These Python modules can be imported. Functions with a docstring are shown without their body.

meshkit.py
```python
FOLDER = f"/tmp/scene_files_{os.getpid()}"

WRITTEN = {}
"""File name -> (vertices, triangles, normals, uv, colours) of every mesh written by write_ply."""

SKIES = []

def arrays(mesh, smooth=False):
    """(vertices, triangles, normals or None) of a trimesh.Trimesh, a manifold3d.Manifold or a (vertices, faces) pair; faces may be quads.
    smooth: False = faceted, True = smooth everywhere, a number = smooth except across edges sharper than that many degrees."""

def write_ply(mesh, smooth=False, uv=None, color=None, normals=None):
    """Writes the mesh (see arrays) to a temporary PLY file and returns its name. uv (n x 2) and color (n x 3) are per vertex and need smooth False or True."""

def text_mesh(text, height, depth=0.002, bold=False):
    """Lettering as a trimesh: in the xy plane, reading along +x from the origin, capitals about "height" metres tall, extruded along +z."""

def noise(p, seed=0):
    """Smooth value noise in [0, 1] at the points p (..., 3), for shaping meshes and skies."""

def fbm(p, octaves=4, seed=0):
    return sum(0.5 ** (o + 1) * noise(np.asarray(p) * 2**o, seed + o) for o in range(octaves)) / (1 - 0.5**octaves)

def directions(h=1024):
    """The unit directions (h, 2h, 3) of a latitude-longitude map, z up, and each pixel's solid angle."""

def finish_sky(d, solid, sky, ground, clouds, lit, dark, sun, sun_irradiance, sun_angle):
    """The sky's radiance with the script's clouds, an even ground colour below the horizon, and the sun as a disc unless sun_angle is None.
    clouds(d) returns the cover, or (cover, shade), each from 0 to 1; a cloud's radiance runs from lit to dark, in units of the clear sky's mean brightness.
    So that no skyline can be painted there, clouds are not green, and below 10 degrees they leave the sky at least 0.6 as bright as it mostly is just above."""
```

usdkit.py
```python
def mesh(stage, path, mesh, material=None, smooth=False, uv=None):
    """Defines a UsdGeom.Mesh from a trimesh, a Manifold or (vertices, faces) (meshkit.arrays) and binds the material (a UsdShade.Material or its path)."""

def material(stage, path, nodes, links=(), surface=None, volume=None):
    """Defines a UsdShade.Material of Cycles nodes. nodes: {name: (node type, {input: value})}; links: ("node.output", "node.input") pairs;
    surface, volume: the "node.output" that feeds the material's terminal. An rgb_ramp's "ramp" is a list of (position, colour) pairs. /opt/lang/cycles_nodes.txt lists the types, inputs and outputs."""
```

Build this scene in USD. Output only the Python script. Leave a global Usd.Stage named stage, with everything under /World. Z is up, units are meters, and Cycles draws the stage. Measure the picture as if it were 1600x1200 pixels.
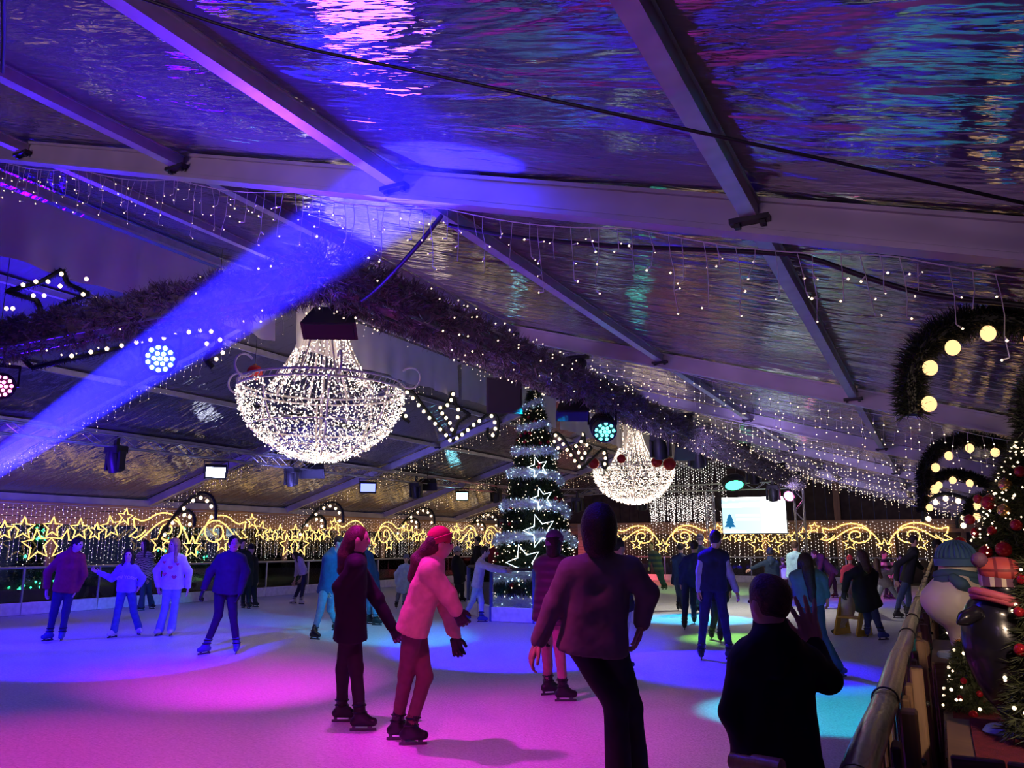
import math, random, numpy as np, trimesh, manifold3d, usdkit, meshkit
from pxr import Usd, UsdGeom, UsdLux, UsdShade, Gf, Sdf, Vt
stage = Usd.Stage.CreateInMemory()
UsdGeom.SetStageUpAxis(stage, 'Z'); UsdGeom.SetStageMetersPerUnit(stage, 1.0)
UsdGeom.Xform.Define(stage, '/World'); UsdGeom.Scope.Define(stage, '/World/Looks')
PI = math.pi
rng = np.random.default_rng(7)
# ---------------------------------------------------------------- camera, sky, lights
YAW, PITCH, FPX, EYE = 0.483, 0.200, 1242.0, 1.65
cam = UsdGeom.Camera.Define(stage, '/World/camera')
cam.CreateHorizontalApertureAttr(36.0); cam.CreateVerticalApertureAttr(27.0)
cam.CreateFocalLengthAttr(36.0 * FPX / 1600); cam.CreateClippingRangeAttr(Gf.Vec2f(0.05, 500))
cam.AddTranslateOp().Set(Gf.Vec3d(0, 0, EYE))
cam.AddRotateXYZOp().Set(Gf.Vec3f(90 + math.degrees(PITCH), 0, math.degrees(YAW)))
cam.CreateExposureAttr(0.0)
dome = UsdLux.DomeLight.Define(stage, '/World/night_sky')
dome.CreateColorAttr(Gf.Vec3f(.25, .3, 1.0)); dome.CreateIntensityAttr(0.012)
_nl = {}
def lamp_name(n):
    _nl[n] = _nl.get(n, -1) + 1
    return f'/World/{n}' + (f'_{_nl[n]:03d}' if _nl[n] else '')
def spot(o, t, col, power, ang, soft=.5, rad=.06, name='spot_light'):
    """A real stage lamp: sits at o, aims at t; ang is the half angle of its cone in degrees."""
    L = UsdLux.SphereLight.Define(stage, lamp_name(name))
    L.CreateRadiusAttr(rad); L.CreateColorAttr(Gf.Vec3f(*col)); L.CreateIntensityAttr(power); L.CreateNormalizeAttr(True)
    s = UsdLux.ShapingAPI.Apply(L.GetPrim()); s.CreateShapingConeAngleAttr(ang); s.CreateShapingConeSoftnessAttr(soft)
    m = Gf.Matrix4d().SetLookAt(Gf.Vec3d(*map(float, o)), Gf.Vec3d(*map(float, t)), Gf.Vec3d(0.01, .02, 1)).GetInverse()
    L.AddTransformOp().Set(m)
# the colour washes of the moving heads on the trusses: (from, to, colour, power, half angle, softness)
BLUE, MAG, CYAN, GREEN, RED, VIO, WARM = (.02, .0, 1), (1, .0, .85), (.0, .5, 1), (.35, 1, .12), (1, .06, .1), (.25, .05, 1), (1, .72, .5)
SPOTS = [
    ((-7.5, 5.2, 3.6), (-11.6, 8.7, 0), BLUE, 1300, 23, .35),
    ((-15.5, 5.2, 3.6), (-14.6, 9.2, 0), BLUE, 900, 25, .5),
    ((-4.9, 6.0, 3.6), (-7.7, 7.6, 0), MAG, 420, 24, 1),
    ((-4.6, 5.5, 3.6), (-3.8, 6.9, 0), (1, .02, .85), 170, 34, 1),
    ((-2.6, 3.2, 3.4), (-3.4, 4.6, 0), (1, .06, .5), 140, 42, 1),
    ((-7.0, 4.0, 3.7), (-6.4, 4.2, 0), (1, .02, .42), 115, 38, 1),
    ((-4.6, 9.5, 3.6), (-9.3, 12.9, 0), CYAN, 700, 15, .7),
    ((-4.6, 11.0, 3.6), (-14.2, 14.0, 0), CYAN, 480, 14, .9),
    ((-4.6, 8.2, 3.6), (-6.1, 11.9, 0), BLUE, 1200, 25, .35),
    ((-4.6, 12.5, 3.6), (-2.9, 11.7, 0), BLUE, 750, 25, .4),
    ((-4.6, 15.5, 3.6), (-3.2, 15.0, 0), GREEN, 260, 19, .8),
    ((-4.6, 19.0, 3.6), (-5.0, 18.6, 0), CYAN, 480, 24, .6),
    ((-4.4, 6.5, 3.6), (-.95, 9.2, 0), (.0, .75, 1), 480, 13.5, .35),
    ((-4.6, 27, 3.6), (-14.2, 37.5, .1), RED, 3500, 11, .8),
    ((-4.6, 20, 3.6), (-1.7, 29, 0), RED, 700, 9, .6),
    ((-4.6, 22, 3.6), (-3, 26, 0), BLUE, 420, 30, .8),
    ((-4.6, 26, 3.6), (-8, 30, 0), GREEN, 260, 26, .9),
    ((-4.6, 21, 3.7), (-4.6, 21.5, 0), (1, .88, .72), 170, 66, 1),
]
for s in SPOTS: spot(*s)
# moving heads that wash the roof skin and the rafters from below
WASH = [
    ((-5.2, 5.0, 3.0), (-3.0, 2.6, 4.6), (.05, .01, 1), 420, 50, .9),
    ((-12.6, 7.6, 2.7), (-11.5, 5.6, 5.6), BLUE, 700, 60, .9),
    ((-16.6, 9.4, 2.6), (-19, 12.5, 3.6), (.06, .01, 1), 420, 62, .9),
    ((-7.5, -4.0, 3.2), (-5.0, 6.0, 6.9), (.66, .40, .72), 300, 27, .7),
    ((-1.0, -4.0, 2.5), (-1.5, 6.0, 6.0), (.66, .40, .72), 190, 27, .7),
    ((-6.4, 7.4, 2.9), (-4.6, 8.4, 4.3), (.62, .34, .9), 55, 60, .9),
    ((-6.2, 13.5, 2.9), (-4.4, 14.5, 4.3), (.5, .36, 1), 70, 65, .9),
    ((-3.4, 16.0, 2.8), (-3.0, 21, 4.4), (.5, .36, 1), 150, 60, .9),
    ((-16, 17, 2.6), (-16, 19, 4.4), (.22, .2, 1), 240, 65, .9),
    ((-5.0, 30, 2.8), (-4.0, 31, 4.4), (.55, .45, 1), 220, 65, .9),
]
for s in WASH: spot(*s, rad=.4, name='wash_light')
# warm lamp of the walkway over the decorations on the right
spot((1.1, 1.8, 2.55), (.55, 5.8, .95), WARM, 85, 30, .6, name='walkway_lamp')
# ---------------------------------------------------------------- helpers
_cy, _sy = math.cos(YAW), math.sin(YAW)
_w = np.array([-_sy * math.cos(PITCH), _cy * math.cos(PITCH), math.sin(PITCH)]); _r = np.array([_cy, _sy, 0.]); _u = np.cross(_r, _w)
EYEP = np.array([0, 0, EYE])
def ray(px, py): return _w + _r * (px - 800) / FPX - _u * (py - 600) / FPX
def at(px, py, d): return EYEP + ray(px, py) * d                       # the point seen at a pixel, d metres deep
def ice(px, py, z=0.): k = ray(px, py); return EYEP + k * (z - EYE) / k[2]
def onx(px, py, X): k = ray(px, py); return EYEP + k * X / k[0]
def ony(px, py, Y): k = ray(px, py); return EYEP + k * Y / k[1]
def deep(P): return float((np.asarray(P) - EYEP) @ _w)
_names = {}
def path_for(name, parent):
    base = (parent or '/World') + '/' + name
    _names[base] = _names.get(base, -1) + 1
    return base + (f'_{_names[base]:03d}' if _names[base] else '')
def cat(ms):
    ms = [m for m in ms if m is not None and len(m[0])]
    if not ms: return np.zeros((0, 3)), np.zeros((0, 3), int)
    o = np.cumsum([0] + [len(m[0]) for m in ms])
    return np.vstack([m[0] for m in ms]), np.vstack([np.asarray(m[1]) + k for m, k in zip(ms, o)])
def vf(m):
    if hasattr(m, 'to_mesh'):
        q = m.to_mesh(); return np.array(q.vert_properties[:, :3], float), np.array(q.tri_verts, int)
    if hasattr(m, 'vertices'): return np.array(m.vertices), np.array(m.faces)
    return m
def custom(p, **kw):
    for k, v in kw.items():
        if v: p.SetCustomDataByKey(k, v)
def obj(name, mesh, mat, parent=None, smooth=False, label=None, cat_=None, group=None, kind=None):
    mesh = vf(mesh)
    p = path_for(name, parent)
    usdkit.mesh(stage, p, mesh, M[mat] if isinstance(mat, str) else mat, smooth=smooth)
    custom(stage.GetPrimAtPath(p), label=label, category=cat_, group=group, kind=kind)
    return p
def thing(name, label=None, cat_=None, group=None, loc=None, kind=None, rz=0):
    p = path_for(name, None); x = UsdGeom.Xform.Define(stage, p)
    if loc is not None: x.AddTranslateOp().Set(Gf.Vec3d(*map(float, loc)))
    if rz: x.AddRotateZOp().Set(float(rz))
    custom(x.GetPrim(), label=label, category=cat_, group=group, kind=kind)
    return p
def copy_of(src, name, loc, rz=0, label=None, cat_=None, group=None, scale=None):
    """Another individual of the thing src: references it, with its own place, turn and label."""
    p = path_for(name, None); x = UsdGeom.Xform.Define(stage, p); pr = x.GetPrim()
    pr.GetReferences().AddInternalReference(src); pr.SetInstanceable(True)
    x.ClearXformOpOrder()
    x.AddTranslateOp(opSuffix='c').Set(Gf.Vec3d(*map(float, loc)))
    x.AddRotateZOp(opSuffix='c').Set(float(rz))
    if scale: x.AddScaleOp(opSuffix='c').Set(Gf.Vec3f(scale, scale, scale))
    custom(pr, label=label, category=cat_, group=group)
    return p
def unit(v): v = np.asarray(v, float); return v / (np.linalg.norm(v) + 1e-12)
_B = np.array([[x, y, z] for x in (-.5, .5) for y in (-.5, .5) for z in (-.5, .5)])
_BF = np.array([[0, 1, 3], [0, 3, 2], [4, 6, 7], [4, 7, 5], [0, 4, 5], [0, 5, 1], [2, 3, 7], [2, 7, 6], [0, 2, 6], [0, 6, 4], [1, 5, 7], [1, 7, 3]])
def box(c, s, rz=0.):
    v = _B * np.asarray(s, float)
    if rz:
        a, b = math.cos(rz), math.sin(rz); v = v @ np.array([[a, b, 0], [-b, a, 0], [0, 0, 1]])
    return v + np.asarray(c, float), _BF
def box2(a, b): a, b = np.asarray(a, float), np.asarray(b, float); return box((a + b) / 2, np.abs(b - a))
def bevel(c, s, r=.01, rz=0.):
    """A box with its edges taken off."""
    s = np.asarray(s, float); r = min(r, s.min() * .45); p = []
    for k in range(3):
        q = s - 2 * r; q[k] = s[k]; p.append(_B * q)
    v, f = vf(manifold3d.Manifold.hull_points(np.vstack(p)))
    if rz:
        a, b = math.cos(rz), math.sin(rz); v = v @ np.array([[a, b, 0], [-b, a, 0], [0, 0, 1]])
    return v + np.asarray(c, float), f
def frame(t, up=(0, 0, 1)):
    t = unit(t); s = np.cross(t, up)
    if np.linalg.norm(s) < 1e-4: s = np.cross(t, (1, 0, 0))
    s = unit(s); return t, s, np.cross(s, t)
def beam(p, q, w, h, up=(0, 0, 1)):
    p, q = np.asarray(p, float), np.asarray(q, float); t, s, n = frame(q - p, up)
    v = _B @ np.array([s * w, n * h, t * np.linalg.norm(q - p)])
    return v + (p + q) / 2, _BF
def tube(pts, r, sides=6, closed=False, caps=True):
    p = np.asarray(pts, float); n = len(p)
    if closed: t = np.roll(p, -1, 0) - np.roll(p, 1, 0)
    else: t = np.gradient(p, axis=0)
    t /= np.linalg.norm(t, axis=1, keepdims=True) + 1e-12
    a = np.empty_like(p); prev = np.cross(t[0], (0, 0, 1.) if abs(t[0][2]) < .9 else (1., 0, 0))
    for i in range(n):                                                   # carried along, so that the tube does not twist
        prev = prev - t[i] * (prev @ t[i]); prev = unit(prev); a[i] = prev
    b = np.cross(t, a); ang = np.arange(sides) * 2 * PI / sides
    rr = np.broadcast_to(np.asarray(r, float), (n,))[:, None, None]
    v = (p[:, None] + rr * (np.cos(ang)[None, :, None] * a[:, None] + np.sin(ang)[None, :, None] * b[:, None])).reshape(-1, 3)
    m = n if closed else n - 1
    i, j = np.meshgrid(np.arange(m), np.arange(sides), indexing='ij'); i2 = (i + 1) % n; j2 = (j + 1) % sides
    f = np.vstack([np.stack([i * sides + j, i * sides + j2, i2 * sides + j2], -1).reshape(-1, 3), np.stack([i * sides + j, i2 * sides + j2, i2 * sides + j], -1).reshape(-1, 3)])
    if caps and not closed:
        k = np.arange(1, sides - 1)
        f = np.vstack([f, np.stack([0 * k, k + 1, k], -1), (n - 1) * sides + np.stack([0 * k, k, k + 1], -1)])
    return v, f
def lathe(prof, n=24, c=(0, 0, 0), sx=1., sy=1.):
    pr = np.asarray(prof, float); a = np.arange(n) * 2 * PI / n; m = len(pr)
    v = np.stack([pr[:, None, 0] * np.cos(a) * sx, pr[:, None, 0] * np.sin(a) * sy, np.broadcast_to(pr[:, None, 1], (m, n))], -1).reshape(-1, 3) + np.asarray(c, float)
    i, j = np.meshgrid(np.arange(m - 1), np.arange(n), indexing='ij'); j2 = (j + 1) % n
    f = np.vstack([np.stack([i * n + j, i * n + j2, (i + 1) * n + j2], -1).reshape(-1, 3), np.stack([i * n + j, (i + 1) * n + j2, (i + 1) * n + j], -1).reshape(-1, 3)])
    return v, f
_I = {k: vf(trimesh.creation.icosphere(k, 1.0)) for k in (0, 1, 2, 3)}
def ball(c, r, sub=1): return _I[sub][0] * np.asarray(r, float) + np.asarray(c, float), _I[sub][1]
_OV = np.array([[1, 0, 0], [-1, 0, 0], [0, 1, 0], [0, -1, 0], [0, 0, 1], [0, 0, -1]], float)
_OF = np.array([[0, 2, 4], [2, 1, 4], [1, 3, 4], [3, 0, 4], [2, 0, 5], [1, 2, 5], [3, 1, 5], [0, 3, 5]])
def many(pts, v, f, s=1.):
    """The small mesh (v, f) at every point, sized by s."""
    p = np.asarray(pts, float).reshape(-1, 3); n = len(p)
    s = np.broadcast_to(np.asarray(s, float), (n,))
    return (p[:, None] + v[None] * s[:, None, None]).reshape(-1, 3), (f[None] + (np.arange(n) * len(v))[:, None, None]).reshape(-1, 3)
def bulbs(pts, r): return many(pts, _OV, _OF, r)
def leds(pts, dirs, L, r):
    """Little LED sleeves: six-sided cones from point along dir."""
    p = np.asarray(pts, float); d = np.asarray(dirs, float); d = d / np.linalg.norm(d, axis=1, keepdims=True); n = len(p)
    a = np.cross(d, np.where(np.abs(d[:, 2:]) < .9, [0, 0, 1.], [1., 0, 0])); a /= np.linalg.norm(a, axis=1, keepdims=True); b = np.cross(d, a)
    ang = np.arange(5) * 2 * PI / 5; ring = np.cos(ang)[None, :, None] * a[:, None] + np.sin(ang)[None, :, None] * b[:, None]
    L = np.broadcast_to(L, (n,))[:, None, None]; r = np.broadcast_to(r, (n,))[:, None, None]
    v = np.concatenate([p[:, None], p[:, None] + ring * r * .7 + d[:, None] * L * .15, p[:, None] + ring * r + d[:, None] * L * .8, p[:, None] + d[:, None] * L], 1)
    f = []
    for k in range(5):
        q = (k + 1) % 5; f += [[0, 1 + q, 1 + k], [1 + k, 1 + q, 6 + q], [1 + k, 6 + q, 6 + k], [6 + k, 6 + q, 11]]
    return v.reshape(-1, 3), (np.array(f)[None] + (np.arange(n) * 12)[:, None, None]).reshape(-1, 3)
def needles(base, dirs, L, w):
    """One thin two-sided blade (two triangles crossed) per base point."""
    p = np.asarray(base, float); d = np.asarray(dirs, float); d = d / (np.linalg.norm(d, axis=1, keepdims=True) + 1e-9); n = len(p)
    s = np.cross(d, rng.normal(size=(n, 3))); s /= np.linalg.norm(s, axis=1, keepdims=True) + 1e-9
    L = np.broadcast_to(L, (n,))[:, None]; w = np.broadcast_to(w, (n,))[:, None]
    v = np.stack([p - s * w, p + s * w, p + d * L], 1).reshape(-1, 3)
    return v, np.arange(3 * n).reshape(-1, 3)
def resample(pts, step):
    p = np.asarray(pts, float); s = np.concatenate([[0], np.cumsum(np.linalg.norm(np.diff(p, axis=0), axis=1))])
    t = np.linspace(0, s[-1], max(2, int(round(s[-1] / step)) + 1)); return np.stack([np.interp(t, s, p[:, k]) for k in range(3)], 1)
def smooth_line(pts, n=8):
    """Catmull-Rom through the points."""
    p = np.asarray(pts, float); p = np.vstack([2 * p[0] - p[1], p, 2 * p[-1] - p[-2]]); out = []
    for i in range(1, len(p) - 2):
        t = np.linspace(0, 1, n, endpoint=False)[:, None]; a, b, c, d = p[i - 1], p[i], p[i + 1], p[i + 2]
        out.append(.5 * (2 * b + (c - a) * t + (2 * a - 5 * b + 4 * c - d) * t**2 + (3 * b - a - 3 * c + d) * t**3))
    return np.vstack(out + [p[-2:-1]])
# ---------------------------------------------------------------- materials
M = {}
def mat(name, nodes, links=(), surface='p.BSDF', **kw): M[name] = usdkit.material(stage, f'/World/Looks/{name}', nodes, links, surface=surface, **kw)
def plain(name, col, rough=.6, metal=0., spec=.4, vary=.12, scale=9., bump=0., bscale=60.):
    """A colour with a little grain of its own, optionally with a fine bump."""
    nodes = {'co': ('texture_coordinate', {}), 'n': ('noise_texture', {'scale': scale, 'detail': 1.5}), 'r': ('rgb_ramp', {'ramp': [(.25, [c * (1 - vary) for c in col]), (.75, [min(1, c * (1 + vary)) for c in col])]}),
             'p': ('principled_bsdf', {'roughness': rough, 'metallic': metal, 'specular_ior_level': spec})}
    links = [('co.object', 'n.vector'), ('n.fac', 'r.fac'), ('r.color', 'p.base_color')]
    if bump:
        nodes |= {'n2': ('noise_texture', {'scale': bscale, 'detail': 1}), 'b': ('bump', {'strength': bump, 'distance': .01})}
        links += [('co.object', 'n2.vector'), ('n2.fac', 'b.height'), ('b.normal', 'p.normal')]
    mat(name, nodes, links)
def glow(name, col, strength): mat(name, {'e': ('emission', {'color': col, 'strength': strength})}, surface='e.emission')
def wood(name, c1, c2, axis=(1, 1, 14), rough=.55, bump=.15):
    mat(name, {'co': ('texture_coordinate', {}), 'oi': ('object_info', {}), 'ad': ('vector_math', {'math_type': 'add'}), 'mp': ('mapping', {'scale': axis}), 'n': ('noise_texture', {'scale': 2.2, 'detail': 3, 'roughness': .65, 'distortion': 1.2}),
               'r': ('rgb_ramp', {'ramp': [(.3, c1), (.7, c2)]}), 'b': ('bump', {'strength': bump, 'distance': .01}), 'p': ('principled_bsdf', {'roughness': rough})},
        [('co.object', 'ad.vector1'), ('oi.random', 'ad.vector2'), ('ad.vector', 'mp.vector'), ('mp.vector', 'n.vector'), ('n.fac', 'r.fac'), ('r.color', 'p.base_color'), ('n.fac', 'b.height'), ('b.normal', 'p.normal')])
mat('ice', {'co': ('texture_coordinate', {}), 'n3': ('noise_texture', {'scale': 42, 'detail': 1.5}), 'r': ('rgb_ramp', {'ramp': [(.3, (.46, .48, .52)), (.7, (.78, .80, .83))]}),
            'mp': ('mapping', {'scale': (7, 22, 1), 'rotation': (0, 0, .7)}), 'n2': ('noise_texture', {'scale': 1.6, 'detail': 3, 'roughness': .75}),
            'm': ('mix_float', {'fac': .5}), 'b': ('bump', {'strength': 1, 'distance': .02}), 'p': ('principled_bsdf', {'roughness': .45, 'specular_ior_level': .3})},
    [('m.result', 'r.fac'), ('r.color', 'p.base_color'), ('co.object', 'mp.vector'), ('mp.vector', 'n2.vector'), ('co.object', 'n3.vector'), ('n2.fac', 'm.a'), ('n3.fac', 'm.b'), ('m.result', 'b.height'), ('b.normal', 'p.normal')])
# clear foil roof: wrinkled film that mirrors the lights, dull grey haze in the film itself; fine folds run along the rafters
mat('foil', {'co': ('texture_coordinate', {}), 'mp': ('mapping', {'scale': (7, 36, 1)}), 'n': ('noise_texture', {'scale': 1.0, 'detail': 1.5, 'roughness': .6}),
             'mp2': ('mapping', {'scale': (.75, 2.6, 1)}), 'n2': ('noise_texture', {'scale': 1.3, 'detail': 2, 'roughness': .6, 'distortion': .8}), 'm1': ('math', {'math_type': 'multiply', 'value2': .085}), 'ad': ('math', {'math_type': 'add'}),
             'b': ('bump', {'strength': 1, 'distance': .034}),
             'd': ('diffuse_bsdf', {'color': (.125, .12, .135)}),
             'g': ('glossy_bsdf', {'color': (.85, .85, .87), 'roughness': .03}), 'f': ('fresnel', {'IOR': 3.0}), 'mx': ('mix_closure', {})},
    [('co.object', 'mp.vector'), ('mp.vector', 'n.vector'), ('co.object', 'mp2.vector'), ('mp2.vector', 'n2.vector'), ('n.fac', 'm1.value1'), ('m1.value', 'ad.value1'), ('n2.fac', 'ad.value2'), ('ad.value', 'b.height'), ('b.normal', 'g.normal'), ('b.normal', 'f.normal'),
     ('f.fac', 'mx.fac'), ('d.BSDF', 'mx.closure1'), ('g.BSDF', 'mx.closure2')], surface='mx.closure')
mat('pane', {'t': ('transparent_bsdf', {'color': (.86, .9, .92)}), 'g': ('glossy_bsdf', {'color': (.9, .9, .9), 'roughness': .02}), 'f': ('fresnel', {'IOR': 1.45}), 'mx': ('mix_closure', {})}, [('f.fac', 'mx.fac'), ('t.BSDF', 'mx.closure1'), ('g.BSDF', 'mx.closure2')], surface='mx.closure')
plain('aluminium', (.42, .40, .42), .45, .35, vary=.15, scale=3)
plain('bare_metal', (.6, .6, .63), .3, .9)
plain('purlin_metal', (.45, .44, .47), .4, .5)
plain('black_metal', (.02, .02, .022), .45)
plain('cable', (.012, .012, .014), .5)
plain('white_board', (.78, .78, .8), .4)
plain('fabric_white', (.62, .6, .62), .85, vary=.06, scale=2, bump=.2, bscale=6)
plain('asphalt', (.03, .03, .034), .9, bump=.3)
plain('dark_boards', (.05, .035, .03), .7, vary=.4, scale=4)
plain('tile', (.5, .45, .38), .5)
plain('green_needles', (.030, .055, .028), .7, vary=.4, scale=14)
plain('garland_needles', (.17, .145, .15), .65, vary=.4, scale=10)
plain('tinsel_dark', (.008, .012, .009), .6, vary=.3)
plain('tinsel_white', (.72, .80, .95), .45, vary=.2, scale=20)
plain('red_gloss', (.42, .012, .02), .12, .3, spec=.6)
plain('gold_gloss', (.75, .42, .12), .15, .8)
plain('wire_white', (.55, .52, .5), .6)
plain('wire_green', (.02, .05, .02), .6)
wood('wood_fascia', (.30, .17, .09), (.46, .28, .15), (1, .15, 9))
wood('wood_post', (.20, .115, .065), (.34, .20, .12), (9, 9, .6))
wood('wood_plank', (.12, .062, .034), (.22, .12, .068), (1.2, 1.2, 9))
wood('wood_rail', (.22, .13, .075), (.34, .21, .13), (12, .5, 12), rough=.22)
plain('carpet_red', (.16, .012, .016), .95, vary=.3, scale=40, bump=.5, bscale=200)
glow('bulb_warm', (1, .76, .50), 2.2); glow('bulb_white', (1, .88, .82), 2.0); glow('bulb_globe', (1, .56, .24), 1.8); glow('bulb_bowl', (1, .76, .58), 7); glow('bulb_cool', (.55, .78, 1), 4); glow('bulb_green', (.05, 1, .35), 6)
glow('rope_warm', (1, .58, .17), 2.0); glow('rope_cool', (.72, .92, 1), 3.5)
glow('lens_cyan', (.25, .85, 1), 12); glow('lens_pink', (1, .12, .4), 9); glow('lens_teal', (.1, .9, .75), 5); glow('flood_white', (.75, .78, 1), 7); glow('flood_blue', (.25, .3, 1), 2.2)
# ---------------------------------------------------------------- the setting
RX, RZ, TT = -10.2, 6.33, .299
LE, RE = -21.5, 2.2
RAFT = [-7.2, -1.2, 4.45] + [10.8 + 6 * k for k in range(6)]
def roofz(X): return RZ - TT * abs(X - RX)
def struct(name, mesh, m, parent=None, **kw): return obj(name, mesh, m, parent, kind='structure' if parent is None else None, **kw)
struct('floor', box2((-40, -15, -.30), (10, 60, -.02)), 'asphalt', label='dark ground under and around the tent')
BX, BY = -19.6, 37.6                                                    # rink barrier: left line and far line
obj('ice_rink', box2((BX, -6, -.02), (-.30, BY, 0)), 'ice', label='scratched white ice sheet lit in pools of coloured light', cat_='ice rink', kind='structure')
roof = thing('ceiling', 'gable tent roof of clear wrinkled foil over aluminium rafters', kind='structure')
def roof_panel(x0, x1, y0, y1):
    nx, ny = 30, 22
    X, Y = np.meshgrid(np.linspace(x0, x1, nx), np.linspace(y0, y1, ny), indexing='ij')
    P = np.stack([X, Y, 0 * X], -1); b = np.minimum(1, np.minimum(Y - y0, y1 - Y) / .5)
    Z = np.array([[roofz(x) for x in r] for r in X]) + .12 + b * (.05 * (meshkit.fbm(P * [.5, .9, 1], 3) - .5)) - .05 * b
    v = np.stack([X, Y, Z], -1).reshape(-1, 3); i, j = np.meshgrid(np.arange(nx - 1), np.arange(ny - 1), indexing='ij'); q = i * ny + j
    f = np.vstack([np.stack([q, q + 1, q + ny + 1], -1).reshape(-1, 3), np.stack([q, q + ny + 1, q + ny], -1).reshape(-1, 3)])
    return v, f
for a, b in zip(RAFT[:-1], RAFT[1:]):
    obj('foil_panel', roof_panel(LE, RX, a, b), 'foil', roof, smooth=True); obj('foil_panel', roof_panel(RX, RE, a, b), 'foil', roof, smooth=True)
def rafter(Y):
    t = roof
    for s, X in ((-1, LE), (1, RE)):
        p, q = (RX, Y, RZ - .02), (X, Y, roofz(X) - .02)
        n = unit(np.cross(np.array(q) - p, (0, 1, 0))); n = n if n[2] > 0 else -n
        up = lambda k: (np.array(p) + n * k, np.array(q) + n * k)
        parts = [beam(*up(0), .10, .20, n), beam(*up(.095), .16, .025, n), beam(*up(-.095), .13, .02, n), beam(*up(-.06), .108, .012, n)]
        obj('rafter', cat(parts), 'aluminium', t)
for Y in RAFT: rafter(Y)
PURL = [-8.0, -5.62, -3.25, -.77]
for X in PURL + [2 * RX - x for x in PURL[:3]] + [RX]:
    for a, b in zip(RAFT[:-1], RAFT[1:]):
        z = roofz(X) - (.0 if X != RX else .05)
        obj('purlin', cat([beam((X, a + .06, z), (X, b - .06, z), .09, .10), beam((X, a + .06, z + .045), (X, b - .06, z + .045), .12, .012)]), 'purlin_metal', roof)
        for e in (a + .09, b - .09): obj('bracket', cat([box((X, e, z - .06), (.22, .07, .03)), box((X - .07, e, z - .085), (.03, .03, .03)), box((X + .07, e, z - .085), (.03, .03, .03))]), 'black_metal', roof)
for X in (LE, RE): obj('eave_beam', beam((X, RAFT[0], roofz(X) - .06), (X, RAFT[-1], roofz(X) - .06), .16, .22), 'aluminium', roof)
# left wall: posts, a plank fascia above, clear panes below
wl = thing('wall_left', 'long tent side wall with plank fascia and timber posts', kind='structure')
for k in range(3):
    for a in np.arange(-7.2, 40.8, 4.0): obj('plank', bevel((-21.42, a + 2, 2.31 + .2 * k), (.05, 3.98, .19), .006), 'wood_fascia', wl)
for Y in np.arange(-7.2, 41, 3.0): obj('post', bevel((-21.52, Y, 1.35), (.14, .22, 2.7), .012), 'wood_post', wl)
obj('sill', box((-21.45, 16.8, .25), (.08, 48, .5)), 'dark_boards', wl)
for k, Y in enumerate(np.arange(-7.2, 40, 3.0)): struct(f'window_{k + 1}', box((-21.5, Y + 1.5, 1.35), (.012, 2.76, 1.7)), 'pane', label='clear tent pane between two timber posts', group='clear panes of the left tent wall')
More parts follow.
